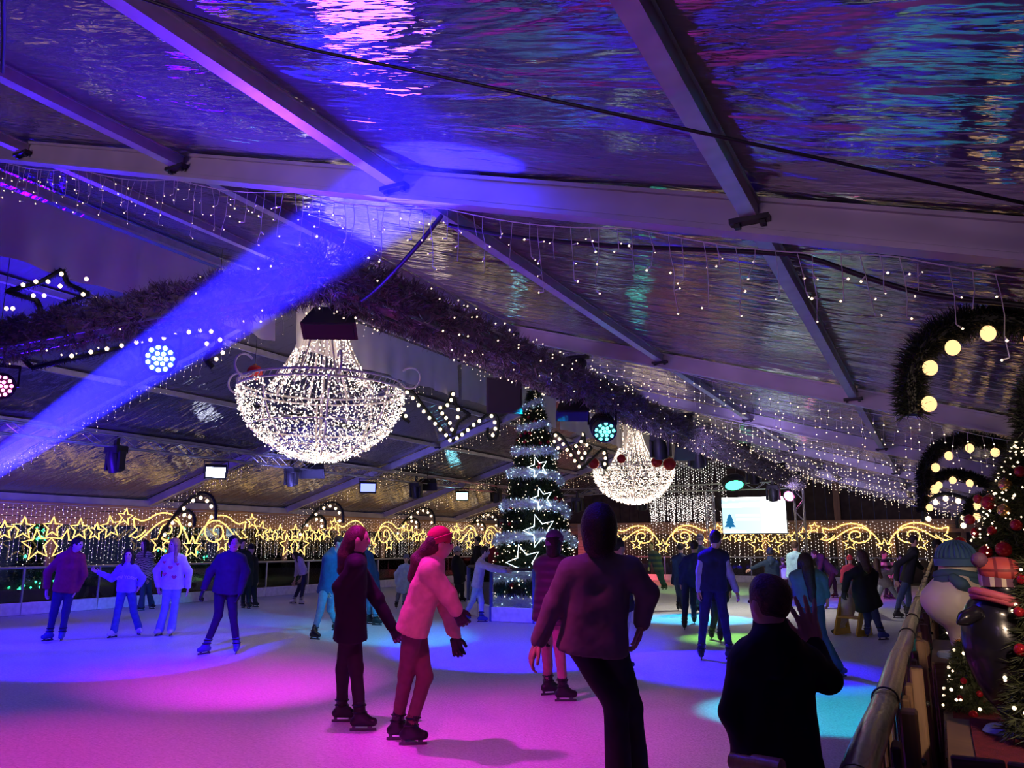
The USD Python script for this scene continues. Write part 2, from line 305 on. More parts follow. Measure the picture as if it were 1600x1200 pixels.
# far wall: dark slatted gable, plank fascia, tiled panel
wb = thing('wall_far', 'far gable end of dark boards above a plank fascia', kind='structure')
n = 46
for k in range(n):
    x0 = LE + (RE - LE) * k / n; x1 = LE + (RE - LE) * (k + 1) / n
    zt = min(roofz(x0), roofz(x1)); c = (x0 + x1) / 2
    obj('board', box2((x0 + .01, 40.62 + .012 * (k % 2), 2.8), (x1 - .01, 40.7, zt - .05)), 'dark_boards', wb)
for k in range(3):
    for a in np.arange(LE, RE, 3.76): obj('plank', bevel((a + 1.88, 40.3, 2.3 + .2 * k), (3.74, .05, .19), .006), 'wood_fascia', wb)
for X in np.arange(LE, RE + .1, 2.82): obj('post', bevel((X, 40.45, 1.35), (.2, .14, 2.7), .012), 'wood_post', wb)
obj('gable_post', bevel((-4.0, 40.42, 2.6), (.28, .2, 4.0), .015), 'wood_post', wb)
obj('lower_panel', box2((LE, 40.5, 0), (RE, 40.56, 2.2)), 'dark_boards', wb)
for i in range(9):
    for j in range(12): obj('tile', bevel((-17.0 + .235 * i, 40.28, .85 + .165 * j), (.225, .04, .155), .006), 'tile', wb)
wr = thing('wall_right', 'dark right tent wall behind the decorations', kind='structure')
for Y in np.arange(-7.2, 41, 3.0): obj('post', bevel((2.40, Y, 1.25), (.14, .14, 2.5), .012), 'wood_post', wr)
for k in range(10): obj('plank', bevel((2.5, 16.8, .12 + .24 * k), (.04, 48, .232), .006), 'dark_boards', wr)
struct('wall_back', box2((LE, -7.3, -.02), (RE + .3, -7.22, 5.8)), 'dark_boards', label='dark tent wall behind the viewer')
# rink barrier along the left and far side: white kick boards, clear screens, steel posts, hand rail
def barrier(name, label, p, q, step=2.0):
    p, q = np.array(p, float), np.array(q, float); L = np.linalg.norm(q - p); d = (q - p) / L; nrm = np.array([-d[1], d[0], 0]); n = int(L / step)
    t = thing(name, label, 'barrier')
    rz = math.atan2(d[1], d[0])
    for k in range(n):
        c = p + d * step * (k + .5)
        obj('kick_board', bevel(c + [0, 0, .15], (step - .012, .07, .29), .012, rz), 'white_board', t)
        obj('screen', box(c + [0, 0, .70], (step - .06, .012, .74), rz), 'pane', t)
    for k in range(n + 1): obj('post', bevel(p + d * step * k - nrm * .0 + [0, 0, .56], (.05, .06, 1.12), .008, rz), 'bare_metal', t)
    obj('hand_rail', tube([p + [0, 0, 1.11], q + [0, 0, 1.11]], .032, 8), 'bare_metal', t, smooth=40)
    return t
barrier('rink_barrier', 'long rink barrier on the left with white kick board and clear screens', (BX, -6, 0), (BX, BY, 0))
barrier('rink_barrier', 'far end rink barrier with white kick board under the scrolling rope lights', (BX + .06, BY + .06, 0), (-.4, BY + .06, 0))
# ridge drape
def drape(y0, y1, ztop, zb0, zb1, X=RX - .12, amp=.03):
    ny, nz = 90, 14
    Y, T = np.meshgrid(np.linspace(y0, y1, ny), np.linspace(0, 1, nz), indexing='ij')
    bot = zb0 + (zb1 - zb0) * (Y - y0) / (y1 - y0) + .05 * np.abs(np.sin((Y - y0) * 1.7))
    Z = ztop + (bot - ztop) * T
    Xx = X + amp * T * (np.sin(Y * 5.3 + 2 * np.sin(Y * 1.3)) + .8 * np.sin(Y * 11 + 1)) + .05 * T * meshkit.fbm(np.stack([Y * 2, T * 2, 0 * Y], -1), 3)
    v = np.stack([Xx, Y, Z], -1).reshape(-1, 3); i, j = np.meshgrid(np.arange(ny - 1), np.arange(nz - 1), indexing='ij'); q = i * nz + j
    f = np.vstack([np.stack([q, q + nz, q + nz + 1], -1).reshape(-1, 3), np.stack([q, q + nz + 1, q + 1], -1).reshape(-1, 3)])
    back = v + [-.006, 0, 0]
    return np.vstack([v, back]), np.vstack([f, f[:, ::-1] + len(v)])
for k, Y in enumerate(RAFT[2:-1]):
    obj('roof_drape', drape(Y + .1, Y + 5.9, RZ - .12, 5.25, 5.25), 'fabric_white', smooth=True, label=['white fabric drape hanging along the ridge in the bay nearest the viewer', 'white fabric drape along the ridge behind the nearest chandelier', 'white fabric drape along the ridge above the tall tree', 'white fabric drape along the ridge beyond the tall tree', 'white fabric drape along the ridge behind the far chandelier', 'farthest white fabric drape along the ridge by the gable'][k], cat_='drape', group=None)
# ---------------------------------------------------------------- trusses, hoists, lamps on them
TZ, TXL, TXR, TYN, TYF = 4.03, -16.8, -4.6, 5.3, 33.0
def truss(name, label, p, q, s=.26, mat_='bare_metal', r=.022, step=.42):
    p, q = np.array(p, float), np.array(q, float); t = thing(name, label, 'truss'); d, sd, up = frame(q - p); n = max(2, int(np.linalg.norm(q - p) / step))
    cs = [(a, b) for a in (-1, 1) for b in (-1, 1)]
    for a, b in cs: o = (sd * a + up * b) * s / 2; obj('chord', tube([p + o, q + o], r, 6), mat_, t, smooth=40)
    for (a, b), (c, e) in (((-1, 1), (1, 1)), ((-1, -1), (1, -1)), ((-1, -1), (-1, 1)), ((1, -1), (1, 1))):
        pts = [p + (q - p) * k / n + (sd * (a if k % 2 else c) + up * (b if k % 2 else e)) * s / 2 for k in range(n + 1)]
        obj('lacing', cat([tube([u, v], r * .5, 4, caps=False) for u, v in zip(pts[:-1], pts[1:])]), mat_, t)
    return t
truss('truss', 'bare silver lattice truss along the left side with flood lamps under it', (TXL, TYN, TZ), (TXL, TYF, TZ))
truss('truss', 'silver lattice truss crossing the far end above the bright screen', (TXL, TYF, TZ - .05), (TXR, TYF, TZ - .05))
truss('truss', 'lattice truss on the right side mostly hidden inside the long lit garland', (TXR, TYN, TZ), (TXR, TYF, TZ), r=.018)
truss('truss', 'lattice truss nearest the viewer hidden in the dark left garland', (TXL, TYN, TZ), (TXR, TYN, TZ), r=.018)
truss('tower_truss', 'upright lattice tower to the right of the bright screen', (-4.65, 33.1, 0), (-4.65, 33.1, 3.8), s=.34)
truss('tower_truss', 'upright lattice tower to the left of the bright screen', (-8.15, 33.1, 0), (-8.15, 33.1, 3.8), s=.30)
def garland(name, label, p, q, R=.33, dens=80, nb=60, seed=1, br=.012):
    g = np.random.default_rng(seed); p, q = np.array(p, float), np.array(q, float); L = np.linalg.norm(q - p); d, sd, up = frame(q - p)
    t = thing(name, label, 'garland')
    def end_spray(c, dr): v = g.normal(0, 1, (900, 3)); v /= np.linalg.norm(v, axis=1, keepdims=True); v = v[v @ dr > -.3]; return needles(c + v * R * g.uniform(.2, .85, (len(v), 1)), v + g.normal(0, .5, v.shape), g.uniform(.06, .12, len(v)), .007)
    n = int(L * dens); s = g.uniform(0, 1, n); a = g.uniform(0, 2 * PI, n); rad = R * (.55 + .25 * meshkit.fbm(np.stack([s * L * 3, np.cos(a) * 1.5, np.sin(a) * 1.5], -1), 3, seed))
    out = np.cos(a)[:, None] * sd + np.sin(a)[:, None] * up
    c = p + (q - p) * s[:, None]; base = c + out * rad[:, None]
    k = 16; dirs = out[:, None] * .8 + g.normal(0, .75, (n, k, 3)); L2 = g.uniform(.05, .11, n * k) * R / .27
    tip = np.repeat(base, k, 0) + g.normal(0, .02, (n * k, 3))
    obj('branches', cat([needles(tip, dirs.reshape(-1, 3), L2, .007), tube(resample([p + d * .1, q - d * .1], .3), np.r_[.01, R * .5 * np.ones(len(resample([p + d * .1, q - d * .1], .3)) - 2), .01], 8), end_spray(p, -d), end_spray(q, d)]), 'garland_needles', t, kind='stuff')
    m = int(L * nb / 4); s = g.uniform(0, 1, m); a = g.uniform(0, 2 * PI, m); out = np.cos(a)[:, None] * sd + np.sin(a)[:, None] * up
    obj('bulbs', bulbs(p + (q - p) * s[:, None] + out * (R * .98), g.uniform(.8, 1.3, m) * br), 'bulb_warm', t, kind='stuff')
    return t
garland('fir_garland', 'long thick fir garland with warm lights wrapped around the right truss', (TXR, TYN - .2, TZ), (TXR, TYF, TZ), seed=3, dens=150, nb=75)
garland('fir_garland', 'dark fir garland with a few lights on the near truss running off to the left', (TXL + 1, TYN, TZ), (TXR - .3, TYN, TZ), R=.30, seed=5, dens=150, nb=26)
def hoist(Y, k):
    z = roofz(TXR)
    t = thing('chain_hoist', ['black chain hoist above the garland beside the big roof beam', 'second black chain hoist along the right garland', 'third black chain hoist along the right garland', 'fourth black chain hoist along the right garland', 'fifth black chain hoist near the far end of the garland'][k], 'hoist')
    x = TXR + .05
    obj('clamp', cat([bevel((x, Y, z - .235), (.34, .12, .06), .01), box((x - .12, Y, z - .255), (.05, .05, .1))]), 'black_metal', t)
    obj('chain', tube([(x, Y, z - .245), (x, Y, z - .3)], .018, 6), 'black_metal', t)
    obj('motor', cat([bevel((x, Y, z - .34), (.18, .2, .2), .03), ball((x + .08, Y, z - .33), (.07, .07, .08), 1)]), 'black_metal', t, smooth=40)
for k, Y in enumerate((10.8, 16.8, 22.8, 28.8, 32.5)): hoist(Y, k)
def can(o, aim, L=.34, r=.15, kind='lens_cyan', name='stage_lamp', label='', leds_=0, face=None):
    """A stage lamp hanging from the truss: yoke, ribbed body, lens (leds_ cells) facing along aim."""
    o = np.array(o, float); d = unit(aim); d_, sd, up = frame(d)
    t = thing(name, label, 'stage lamp')
    prof = [(0, -L * .5), (r * .6, -L * .5), (r * .8, -L * .35), (r, -L * .1), (r, L * .5), (r * .86, L * .5), (r * .84, L * .44), (0, L * .44)]
    v, f = lathe(prof, 18); R = np.array([sd, up, d]); v = v @ R + o
    body = [(v, f)] + [(lathe([(r * .98, -.008), (r * 1.08, -.008), (r * 1.08, .008), (r * .98, .008)], 18)[0] @ R + o + d * L * q, lathe([(0, 0)] * 4, 18)[1]) for q in (-.05, .1, .25)]
    obj('body', cat(body), 'black_metal', t, smooth=40)
    y = np.array([0, 0, 1.])
    obj('yoke', cat([beam(o + sd * r * 1.15, o + sd * r * 1.15 + y * (r + .12), .03, .05, d), beam(o - sd * r * 1.15, o - sd * r * 1.15 + y * (r + .12), .03, .05, d), beam(o - sd * r * 1.2 + y * (r + .12), o + sd * r * 1.2 + y * (r + .12), .05, .03, d), beam(o + y * (r + .12), o + y * (r + .3), .05, .05, d)]), 'black_metal', t)
    e = o + d * (L * .47)
    if leds_:
        pts = [(0, 0)] + [(.36, a) for a in np.arange(0, 2 * PI - .1, PI / 3)] + [(.74, a) for a in np.arange(.2, 2 * PI, 2 * PI / leds_)]
        for q, a in pts:
            vv, ff = lathe([(0, 0), (r * .15, 0), (r * .15, .012), (0, .02)], 10); obj('led_cell', (vv @ R + e + (sd * math.cos(a) + up * math.sin(a)) * r * q, ff), kind, t)
    else:
        vv, ff = lathe([(0, 0), (r * .82, 0), (r * .8, .012), (0, .03)], 18); obj('lens', (vv @ R + e, ff), kind, t)
    return t
def toward(o, p): return np.asarray(p, float) - np.asarray(o, float)
P1 = at(250, 561, 9.9); can(P1, toward(P1, EYEP + [0, 0, .3]), r=.19, kind='lens_cyan', leds_=11, label='round stage lamp shining bright turquoise under the left garland')
P2 = at(2, 603, 11.6); can(P2, toward(P2, EYEP + [-1.2, 0, 0]), r=.18, kind='lens_pink', leds_=11, label='round stage lamp glowing pink at the left edge')
P3 = at(941, 664, 13.2); can(P3, toward(P3, P3 + [.9, -1.4, -1.2]), r=.2, L=.5, kind='lens_teal', leds_=9, label='large black stage lamp with teal cells under the middle of the garland')
P4 = at(1146, 752, 31); can(P4, (.2, -.4, -.8), r=.42, L=.4, kind='bulb_green', label='green dome lamp in front of the far light curtain')
P5 = at(1236, 772, 31.5); can(P5, (-.2, -.9, -.4), r=.25, L=.5, kind='lens_pink', label='small lamp with a red lens above the screen corner')
def moving_head(P, s=1., label='', tilt=.3):
    x, y, z = P; t = thing('moving_head', label, 'moving head')
    obj('base', cat([bevel((x, y, z + .17 * s), (.3 * s, .22 * s, .12 * s), .02), box((x, y, z + .3 * s), (.06 * s, .06 * s, .2 * s))]), 'black_metal', t)
    for q in (-.15, .15): obj('arm', bevel((x + q * s, y, z), (.05 * s, .12 * s, .3 * s), .015), 'black_metal', t)
    v, f = lathe([(0, -.2), (.07, -.2), (.1, -.12), (.115, .02), (.115, .14), (.09, .15), (.085, .12), (0, .12)], 16)
    c, s_ = math.cos(PI - tilt), math.sin(PI - tilt); R = np.array([[1, 0, 0], [0, c, s_], [0, -s_, c]]); v = v * s @ R.T + (x, y, z - .03 * s)
    obj('head', (v, f), 'black_metal', t, smooth=40)
MH = [(455, 747, 26.5, 1.3, 'black moving head under the left truss below the big chandelier'), (650, 768, 33, 1.4, 'black moving head hanging under the left truss between two floods'), (775, 776, 38, 1.4, 'small black moving head at the far end of the left truss'),
      (180, 720, 21.2, 1.5, 'large black moving head under the left truss in the blue beam'), (1090, 716, 20.5, 1.4, 'black moving head under the garland right of the far chandelier'), (1178, 744, 26, 1.4, 'black moving head under the far part of the garland'), (1032, 700, 17, 1.3, 'black moving head under the garland above the far chandelier'),
      (1208, 772, 31, 1.5, 'black moving head against the top edge of the screen'), (902, 790, 35, 1.5, 'black moving head under the far truss on the left'), (1003, 788, 34.5, 1.5, 'black moving head under the far truss below the chandelier'), (1125, 788, 33.5, 1.3, 'black moving head left of the screen')]
for px, py, d, s, l in MH: moving_head(onx(px, py, TXL) if 'left truss' in l else at(px, py, d), s, l)
def flood(P, m, label, w=.42, h=.3, lit=True):
    x, y, z = P; t = thing('flood_lamp', label, 'flood lamp'); a = unit(toward(P, EYEP)); a[2] = -.5; d, sd, up = frame(unit(a))
    def bx(c, s): return (_B * s) @ np.array([sd, d, up]) + np.asarray(P) + c, _BF
    obj('housing', cat([bx(-d * .06, (w, .12, h)), bx(d * .01 + up * h / 2, (w, .06, .02)), bx(d * .01 - up * h / 2, (w, .06, .02))]), 'black_metal', t)
    obj('panel', bx(d * .006, (w * .86, .012, h * .8)), m, t)
    obj('bracket', cat([bx(sd * w * .53 + up * .14, (.02, .05, .34)), bx(-sd * w * .53 + up * .14, (.02, .05, .34)), bx(up * .31, (w * 1.1, .05, .02))]), 'black_metal', t)
flood(onx(337, 738, TXL), 'flood_white', 'flood lamp glowing white under the left truss', .56, .36)
flood(onx(575, 762, TXL), 'flood_blue', 'flood lamp glowing dim blue under the left truss', .56, .36)
flood(onx(722, 775, TXL), 'lens_cyan', 'flood lamp glowing turquoise under the left truss near the tall tree', .5, .36)
def speaker(c, s, rz, label, tilt=.35):
    """A hanging loudspeaker: trapezoid cabinet with a grille and a bracket."""
    w, dpt, h = s; t = thing('loudspeaker', label, 'loudspeaker'); a = np.array([[-w / 2, -dpt / 2, -h / 2], [w / 2, -dpt / 2, -h / 2], [-w / 3, dpt / 2, -h / 2], [w / 3, dpt / 2, -h / 2]]); b = a.copy(); b[:, 2] = h / 2
    P = np.vstack([a, b]); ct, st = math.cos(tilt), math.sin(tilt); T = np.array([[1, 0, 0], [0, ct, -st], [0, st, ct]]); cr, sr = math.cos(rz), math.sin(rz); Z = np.array([[cr, -sr, 0], [sr, cr, 0], [0, 0, 1]])
    go = lambda p: p @ T.T @ Z.T + np.asarray(c)
    v, f = vf(manifold3d.Manifold.hull_points(P)); obj('cabinet', (go(v), f), 'black_metal', t)
    v, f = bevel((0, -dpt / 2 - .006, 0), (w * .9, .012, h * .9), .004); obj('grille', (go(v), f), 'cable', t)
    obj('bracket', tube([np.asarray(c) + [0, 0, h * .3], np.asarray(c) + [0, 0, h * .5 + .35]], .02, 6), 'black_metal', t)
speaker(at(518, 505, 7.6), (.52, .26, .2), .5, 'flat black loudspeaker hanging over the big chandelier', .9)
speaker(at(788, 618, 11.2), (.5, .34, .5), .5, 'big black loudspeaker hanging right of the lit cane ornament', .2)
speaker(at(893, 640, 12.4), (.5, .3, .22), .5, 'black loudspeaker half hidden under the garland left of the teal lamp', .9)
speaker(at(1068, 705, 19), (.5, .3, .35), .5, 'black loudspeaker under the garland above the far light curtain', .6)
speaker(onx(490, 736, TXL), (.8, .45, .3), .4, 'black loudspeaker on the left truss below the big chandelier', .5)
speaker(onx(668, 757, TXL), (.8, .45, .3), .4, 'black loudspeaker on the left truss between two moving heads', .5)
# cables under the roof
def cable(pts, r, label, m='cable'): obj('cable', tube(resample(smooth_line(pts), .12), r, 7), m, smooth=True, label=label, cat_='cable')
cable([at(690, 337, 5.9), at(660, 375, 6.1), at(620, 420, 6.4), at(590, 450, 6.7), at(566, 470, 6.9)], .018, 'thick black cable dropping from the big beam to the garland corner')
cable([ony(x, y, 4.78) for x, y in ((702, 352), (790, 368), (880, 378), (990, 386), (1090, 390), (1180, 394), (1262, 402), (1350, 432), (1450, 460), (1610, 478))], .016, 'thick black cable slung under the big roof beam to the right edge')
def under(px, py, gap):
    k = ray(px, py); d = np.linspace(1, 40, 4000); P = EYEP + d[:, None] * k; return P[np.argmax(P[:, 2] > RZ - TT * np.abs(P[:, 0] - RX) - gap)]
cable([under(x, y, .15) for x, y in ((205, -8), (420, 62), (640, 110), (900, 165), (1130, 215), (1360, 265), (1620, 322))], .008, 'thin dark cable crossing below the near roof panels')
cable([under(5, -8, .15), under(6, 60, .15), under(4, 112, .15)], .012, 'short dark cable hanging at the upper left edge')
# ---------------------------------------------------------------- icicle lights along the rafters
def icicles(label, p, q, step, Lmax, br, seed, sag=.05, led=False, wire='wire_white'):
    g = np.random.default_rng(seed); p, q = np.array(p, float), np.array(q, float); L = np.linalg.norm(q - p); n = int(L / step)
    t = thing('icicle_lights', label, 'icicle lights'); top, wires, pts, dirs = [], [], [], []
    pat = [.35, .7, .5, 1., .6, .85, .4, .95]
    for k in range(n + 1):
        s = k / n; c = p + (q - p) * s; c[2] -= sag * abs(math.sin(s * L * 2.1)); top.append(c)
        ln = Lmax * pat[k % 8] * g.uniform(.8, 1.15); m = max(3, int(ln / .08)); z = np.linspace(0, ln, m)
        w = c + np.stack([np.cumsum(g.normal(0, .012, m)), np.cumsum(g.normal(0, .012, m)), -z], 1); wires.append(tube(w, .0028, 3, caps=False))
        for j in range(1, m):
            if g.random() < .82: pts.append(w[j]); dirs.append(g.normal(0, 1, 3) * [1, 1, .5] + [0, 0, -.55])
    obj('wire', cat([tube(np.array(top), .004, 4)] + wires), wire, t)
    pts, dirs = np.array(pts), np.array(dirs)
    if led:
        obj('sleeves', leds(pts, dirs, .040, .0055), 'wire_white', t, kind='stuff')
        e = pts + dirs / np.linalg.norm(dirs, axis=1, keepdims=True) * .038; obj('bulbs', bulbs(e, np.random.default_rng(1).uniform(.6, 1.2, len(e)) * br), 'bulb_warm', t, kind='stuff')
    else: obj('bulbs', bulbs(pts, br), 'bulb_warm', t, kind='stuff')
ORD = ['nearest', 'second', 'third', 'fourth', 'fifth', 'sixth', 'farthest']
for k, Y in enumerate(RAFT[2:]):
    near = k < 1
    for X, sd in ((RE, 'right'), (LE, 'left')):
        off = .06
        icicles(f'icicle lights hanging under the {sd} slope of the {ORD[k]} roof beam in view', (RX + (.1 if sd == 'right' else -.1), Y + off, RZ - .14), (X, Y + off, roofz(X) - .14), .11 if near else .13, .42, [.0085, .011, .014, .016, .018, .02, .022][k], 40 + k + (7 if sd == 'left' else 0), led=near)
    if 0 < k < 6:                                                       # strings between the beams at mid bay
        icicles(f'icicle lights hanging under the right roof skin just beyond the {ORD[k]} roof beam', (RX + 1.5, Y + 3, roofz(RX + 1.5) + .02), (RE, Y + 3, roofz(RE) + .02), .17, .40, [0, .012, .015, .017, .019, .021][k], 70 + k)
# ---------------------------------------------------------------- light curtains with rope-light stars and scrolls
def star_pts(c, R, a0=PI / 2, rin=.44):
    return [(c[0] + math.cos(a0 + k * PI / 5) * (R if k % 2 == 0 else R * rin), c[1] + math.sin(a0 + k * PI / 5) * (R if k % 2 == 0 else R * rin)) for k in range(10)]
STARS = [(.03, 2.46, .25, .1), (.125, 2.16, .33, -.2), (.225, 2.02, .25, .1), (.33, 2.08, .30, 0), (.42, 1.66, .42, .15), (.5, 2.12, .28, 0), (.58, 1.66, .42, -.15), (.67, 2.08, .3, 0), (.775, 2.02, .25, -.1), (.875, 2.16, .33, .2), (.97, 2.46, .25, -.1)]
_C1 = [(0, 2.44), (.14, 2.40), (.28, 2.36), (.5, 2.42), (.72, 2.55), (.98, 2.62), (1.28, 2.6), (1.58, 2.45), (1.72, 2.2), (1.7, 1.98), (1.52, 1.8), (1.24, 1.76), (1.02, 1.9), (.97, 2.1), (1.08, 2.26), (1.26, 2.28), (1.38, 2.16), (1.34, 2.02), (1.22, 2.0)]
_C2 = [(.22, 1.78), (.5, 2.0), (.85, 2.28), (1.2, 2.44), (1.5, 2.4), (1.78, 2.2), (1.98, 1.9), (2.06, 1.7)]
_Z = [(0, 2.44), (.05, 2.18), (.16, 2.1), (-.1, 1.9), (.12, 1.86), (.3, 1.94), (.45, 2.1)]
def panel_curves(kind, W):
    if kind == 'stars': return [(np.array(star_pts((u * W, z), R, PI / 2 + a)), True, 'star') for u, z, R, a in STARS]
    out = [(np.array(star_pts((c * W, z), R)), True, 'star') for c, z, R in ((.22, 1.72, .32), (.5, 1.58, .36), (.78, 1.72, .32))]
    for cs, n in ((_C1, 'scroll'), (_C2, 'scroll'), (_Z, 'wing')):
        a = np.array(cs) * [W / 4.4, 1]
        out.append((a, False, n)); out.append((a * [-1, 1] + [W, 0], False, n))
    return out
def rope_panel(kind, o, ax, W, label, r=.026):
    o = np.array(o, float); ax = np.array(ax, float); t = thing('rope_light_panel', label, 'rope light ornament')
    for c, closed, n in panel_curves(kind, W):
        P = o + c[:, :1] * ax + c[:, 1:] * np.array([0, 0, 1.])
        if n == 'scroll': P = smooth_line(P, 6)
        obj(n, tube(P, r, 5, closed=closed), 'rope_warm', t, smooth=60)
def curtain(o, ax, W, label, z0, z1, dx, dz, br, seed, m='bulb_white', wires=True):
    g = np.random.default_rng(seed); o, ax = np.array(o, float), np.array(ax, float); t = thing('light_curtain', label, 'light curtain'); n = int(W / dx); pts, ws = [], []
    for k in range(n + 1):
        b = o + ax * (k * dx); zz = np.arange(z1 - .05 - (k % 2) * dz / 2, z0 - g.uniform(0, .25), -dz); lean = g.normal(0, .03)
        pts.append(np.stack([b[0] + ax[0] * lean * (z1 - zz) + 0 * zz, b[1] + ax[1] * lean * (z1 - zz), zz], 1)); ws.append(tube([(b[0], b[1], z1), (b[0] + ax[0] * lean * (z1 - z0), b[1] + ax[1] * lean * (z1 - z0), z0)], .004, 3, caps=False))
    obj('wires', cat(ws + [tube([np.array([o[0], o[1], z1]), np.array([o[0], o[1], z1]) + ax * W], .008, 4)]), 'wire_white', t, kind='stuff')
    p = np.vstack(pts); obj('bulbs', bulbs(p + g.normal(0, .012, p.shape), g.uniform(.8, 1.2, len(p)) * br), m, t, kind='stuff')
CX = -21.15
LP = [('scroll', 6.6, 4.4), ('stars', 11.2, 4.6), ('scroll', 15.95, 4.4), ('stars', 20.5, 4.6), ('scroll', 25.2, 4.4), ('stars', 29.7, 4.6), ('scroll', 34.4, 4.4)]
WORDS = {'scroll': 'warm rope light scrolls and stars', 'stars': 'chain of warm rope light stars'}
for k, (kd, y, W) in enumerate(LP):
    rope_panel(kd, (CX + .12, y, 0), (0, 1, 0), W, f'{WORDS[kd]} on the left wall ' + ['cut off by the left edge', 'above the red jacket', 'behind the blonde woman', 'behind the woman bending forward', 'behind the black coat', 'behind the red beanie', 'next to the tall tree'][k], .026)
    curtain((CX, y, 0), (0, 1, 0), W + .12, 'curtain of white light dots on the left wall, ' + ['cut off by the left edge', 'above the red jacket', 'behind the blonde woman', 'behind the woman bending forward', 'behind the black coat', 'behind the red beanie', 'next to the tall tree'][k], 1.25, 2.72, .125, .13, .015, 100 + k)
FP = [('scroll', -14.9, 5.0), ('stars', -9.7, 4.8), ('scroll', -4.7, 5.2)]
for k, (kd, x, W) in enumerate(FP):
    rope_panel(kd, (x, 40.225, 0), (1, 0, 0), W, f'{WORDS[kd]} on the far wall ' + ['left of the screen', 'below the screen', 'right of the screen'][k], .035)
    curtain((x, 40.05, 0), (1, 0, 0), W, 'curtain of small white lights on the far wall ' + ['left of the screen', 'below the screen', 'right of the screen'][k], .95, 2.72, .16, .15, .022, 130 + k)
curtain((-11.4, 35.2, 0), (1, 0, 0), 3.6, 'tall dense curtain of pinkish lights left of the screen', 2.7, 5.3, .11, .12, .022, 140)
curtain((-11.2, 34.6, 0), (1, 0, 0), 2.9, 'shaggy clump of bright lights under the far truss left of the screen', 2.75, 3.75, .09, .1, .03, 141)
# ---------------------------------------------------------------- bright screen
t = thing('projection_screen', 'bright video screen showing a blue fir tree on a pale winter picture', 'screen')
sx0, sx1, sz0, sz1, sy = -7.72, -5.2, 2.12, 3.55, 33.35
obj('housing', bevel(((sx0 + sx1) / 2, sy + .06, (sz0 + sz1) / 2), (sx1 - sx0 + .06, .1, sz1 - sz0 + .06), .01), 'black_metal', t)
mat('screen_picture', {'co': ('texture_coordinate', {}), 's': ('separate_xyz', {}), 'mr': ('map_range', {'from_min': sx0, 'from_max': sx1}), 'r': ('rgb_ramp', {'ramp': [(0, (.50, .80, 1)), (.6, (.62, .88, 1)), (.72, (1, 1, 1)), (1, (.95, .98, 1))]}), 'e': ('emission', {'strength': 1.5})}, [('co.object', 's.vector'), ('s.x', 'mr.value'), ('mr.result', 'r.fac'), ('r.color', 'e.color')], surface='e.emission')
glow('screen_white', (1, 1, 1), 2.2); glow('screen_tree', (.02, .22, .5), .8)
obj('picture', box(((sx0 + sx1) / 2, sy, (sz0 + sz1) / 2), (sx1 - sx0, .02, sz1 - sz0)), 'screen_picture', t)
def flat(poly, y=sy - .014, d=.004):
    m = trimesh.creation.extrude_polygon(__import__('shapely').Polygon(poly), d); v = np.array(m.vertices); return np.stack([v[:, 0], y - v[:, 2], v[:, 1]], 1), np.array(m.faces)[:, ::-1]
cx, cz = sx0 + .3, 2.32
obj('fir_picture', cat([flat([(cx - w, z), (cx + w, z), (cx + w * .35, z + .2), (cx, z + .24), (cx - w * .35, z + .2)]) for w, z in ((.23, cz + .05), (.18, cz + .2), (.13, cz + .34))] + [flat([(cx - .03, cz), (cx + .03, cz), (cx + .03, cz + .06), (cx - .03, cz + .06)])]), 'screen_tree', t)
obj('text_band', cat([flat([(sx0 + .55, z), (sx0 + 1.5, z), (sx0 + 1.5, z + h), (sx0 + .55, z + h)]) for z, h in ((2.62, .1), (2.8, .08))] + [flat([(sx0, z), (sx0 + 1.6, z), (sx0 + 1.6, z + .22), (sx0, z + .16)]) for z in (3.15,)] + [flat([(sx0, 2.13), (sx0 + .95, 2.13), (sx0 + .9, 2.25), (sx0, 2.27)])]), 'screen_white', t)
bumps = [(sx0, sz1 + .02)] + [(sx0 + (sx1 - sx0) * k / 26, sz1 - .05 - .05 * abs(math.sin(k * 2.3)) - .02 * (k % 3)) for k in range(27)] + [(sx1, sz1 + .02)]
obj('snow_edge', flat(bumps), 'screen_white', t)
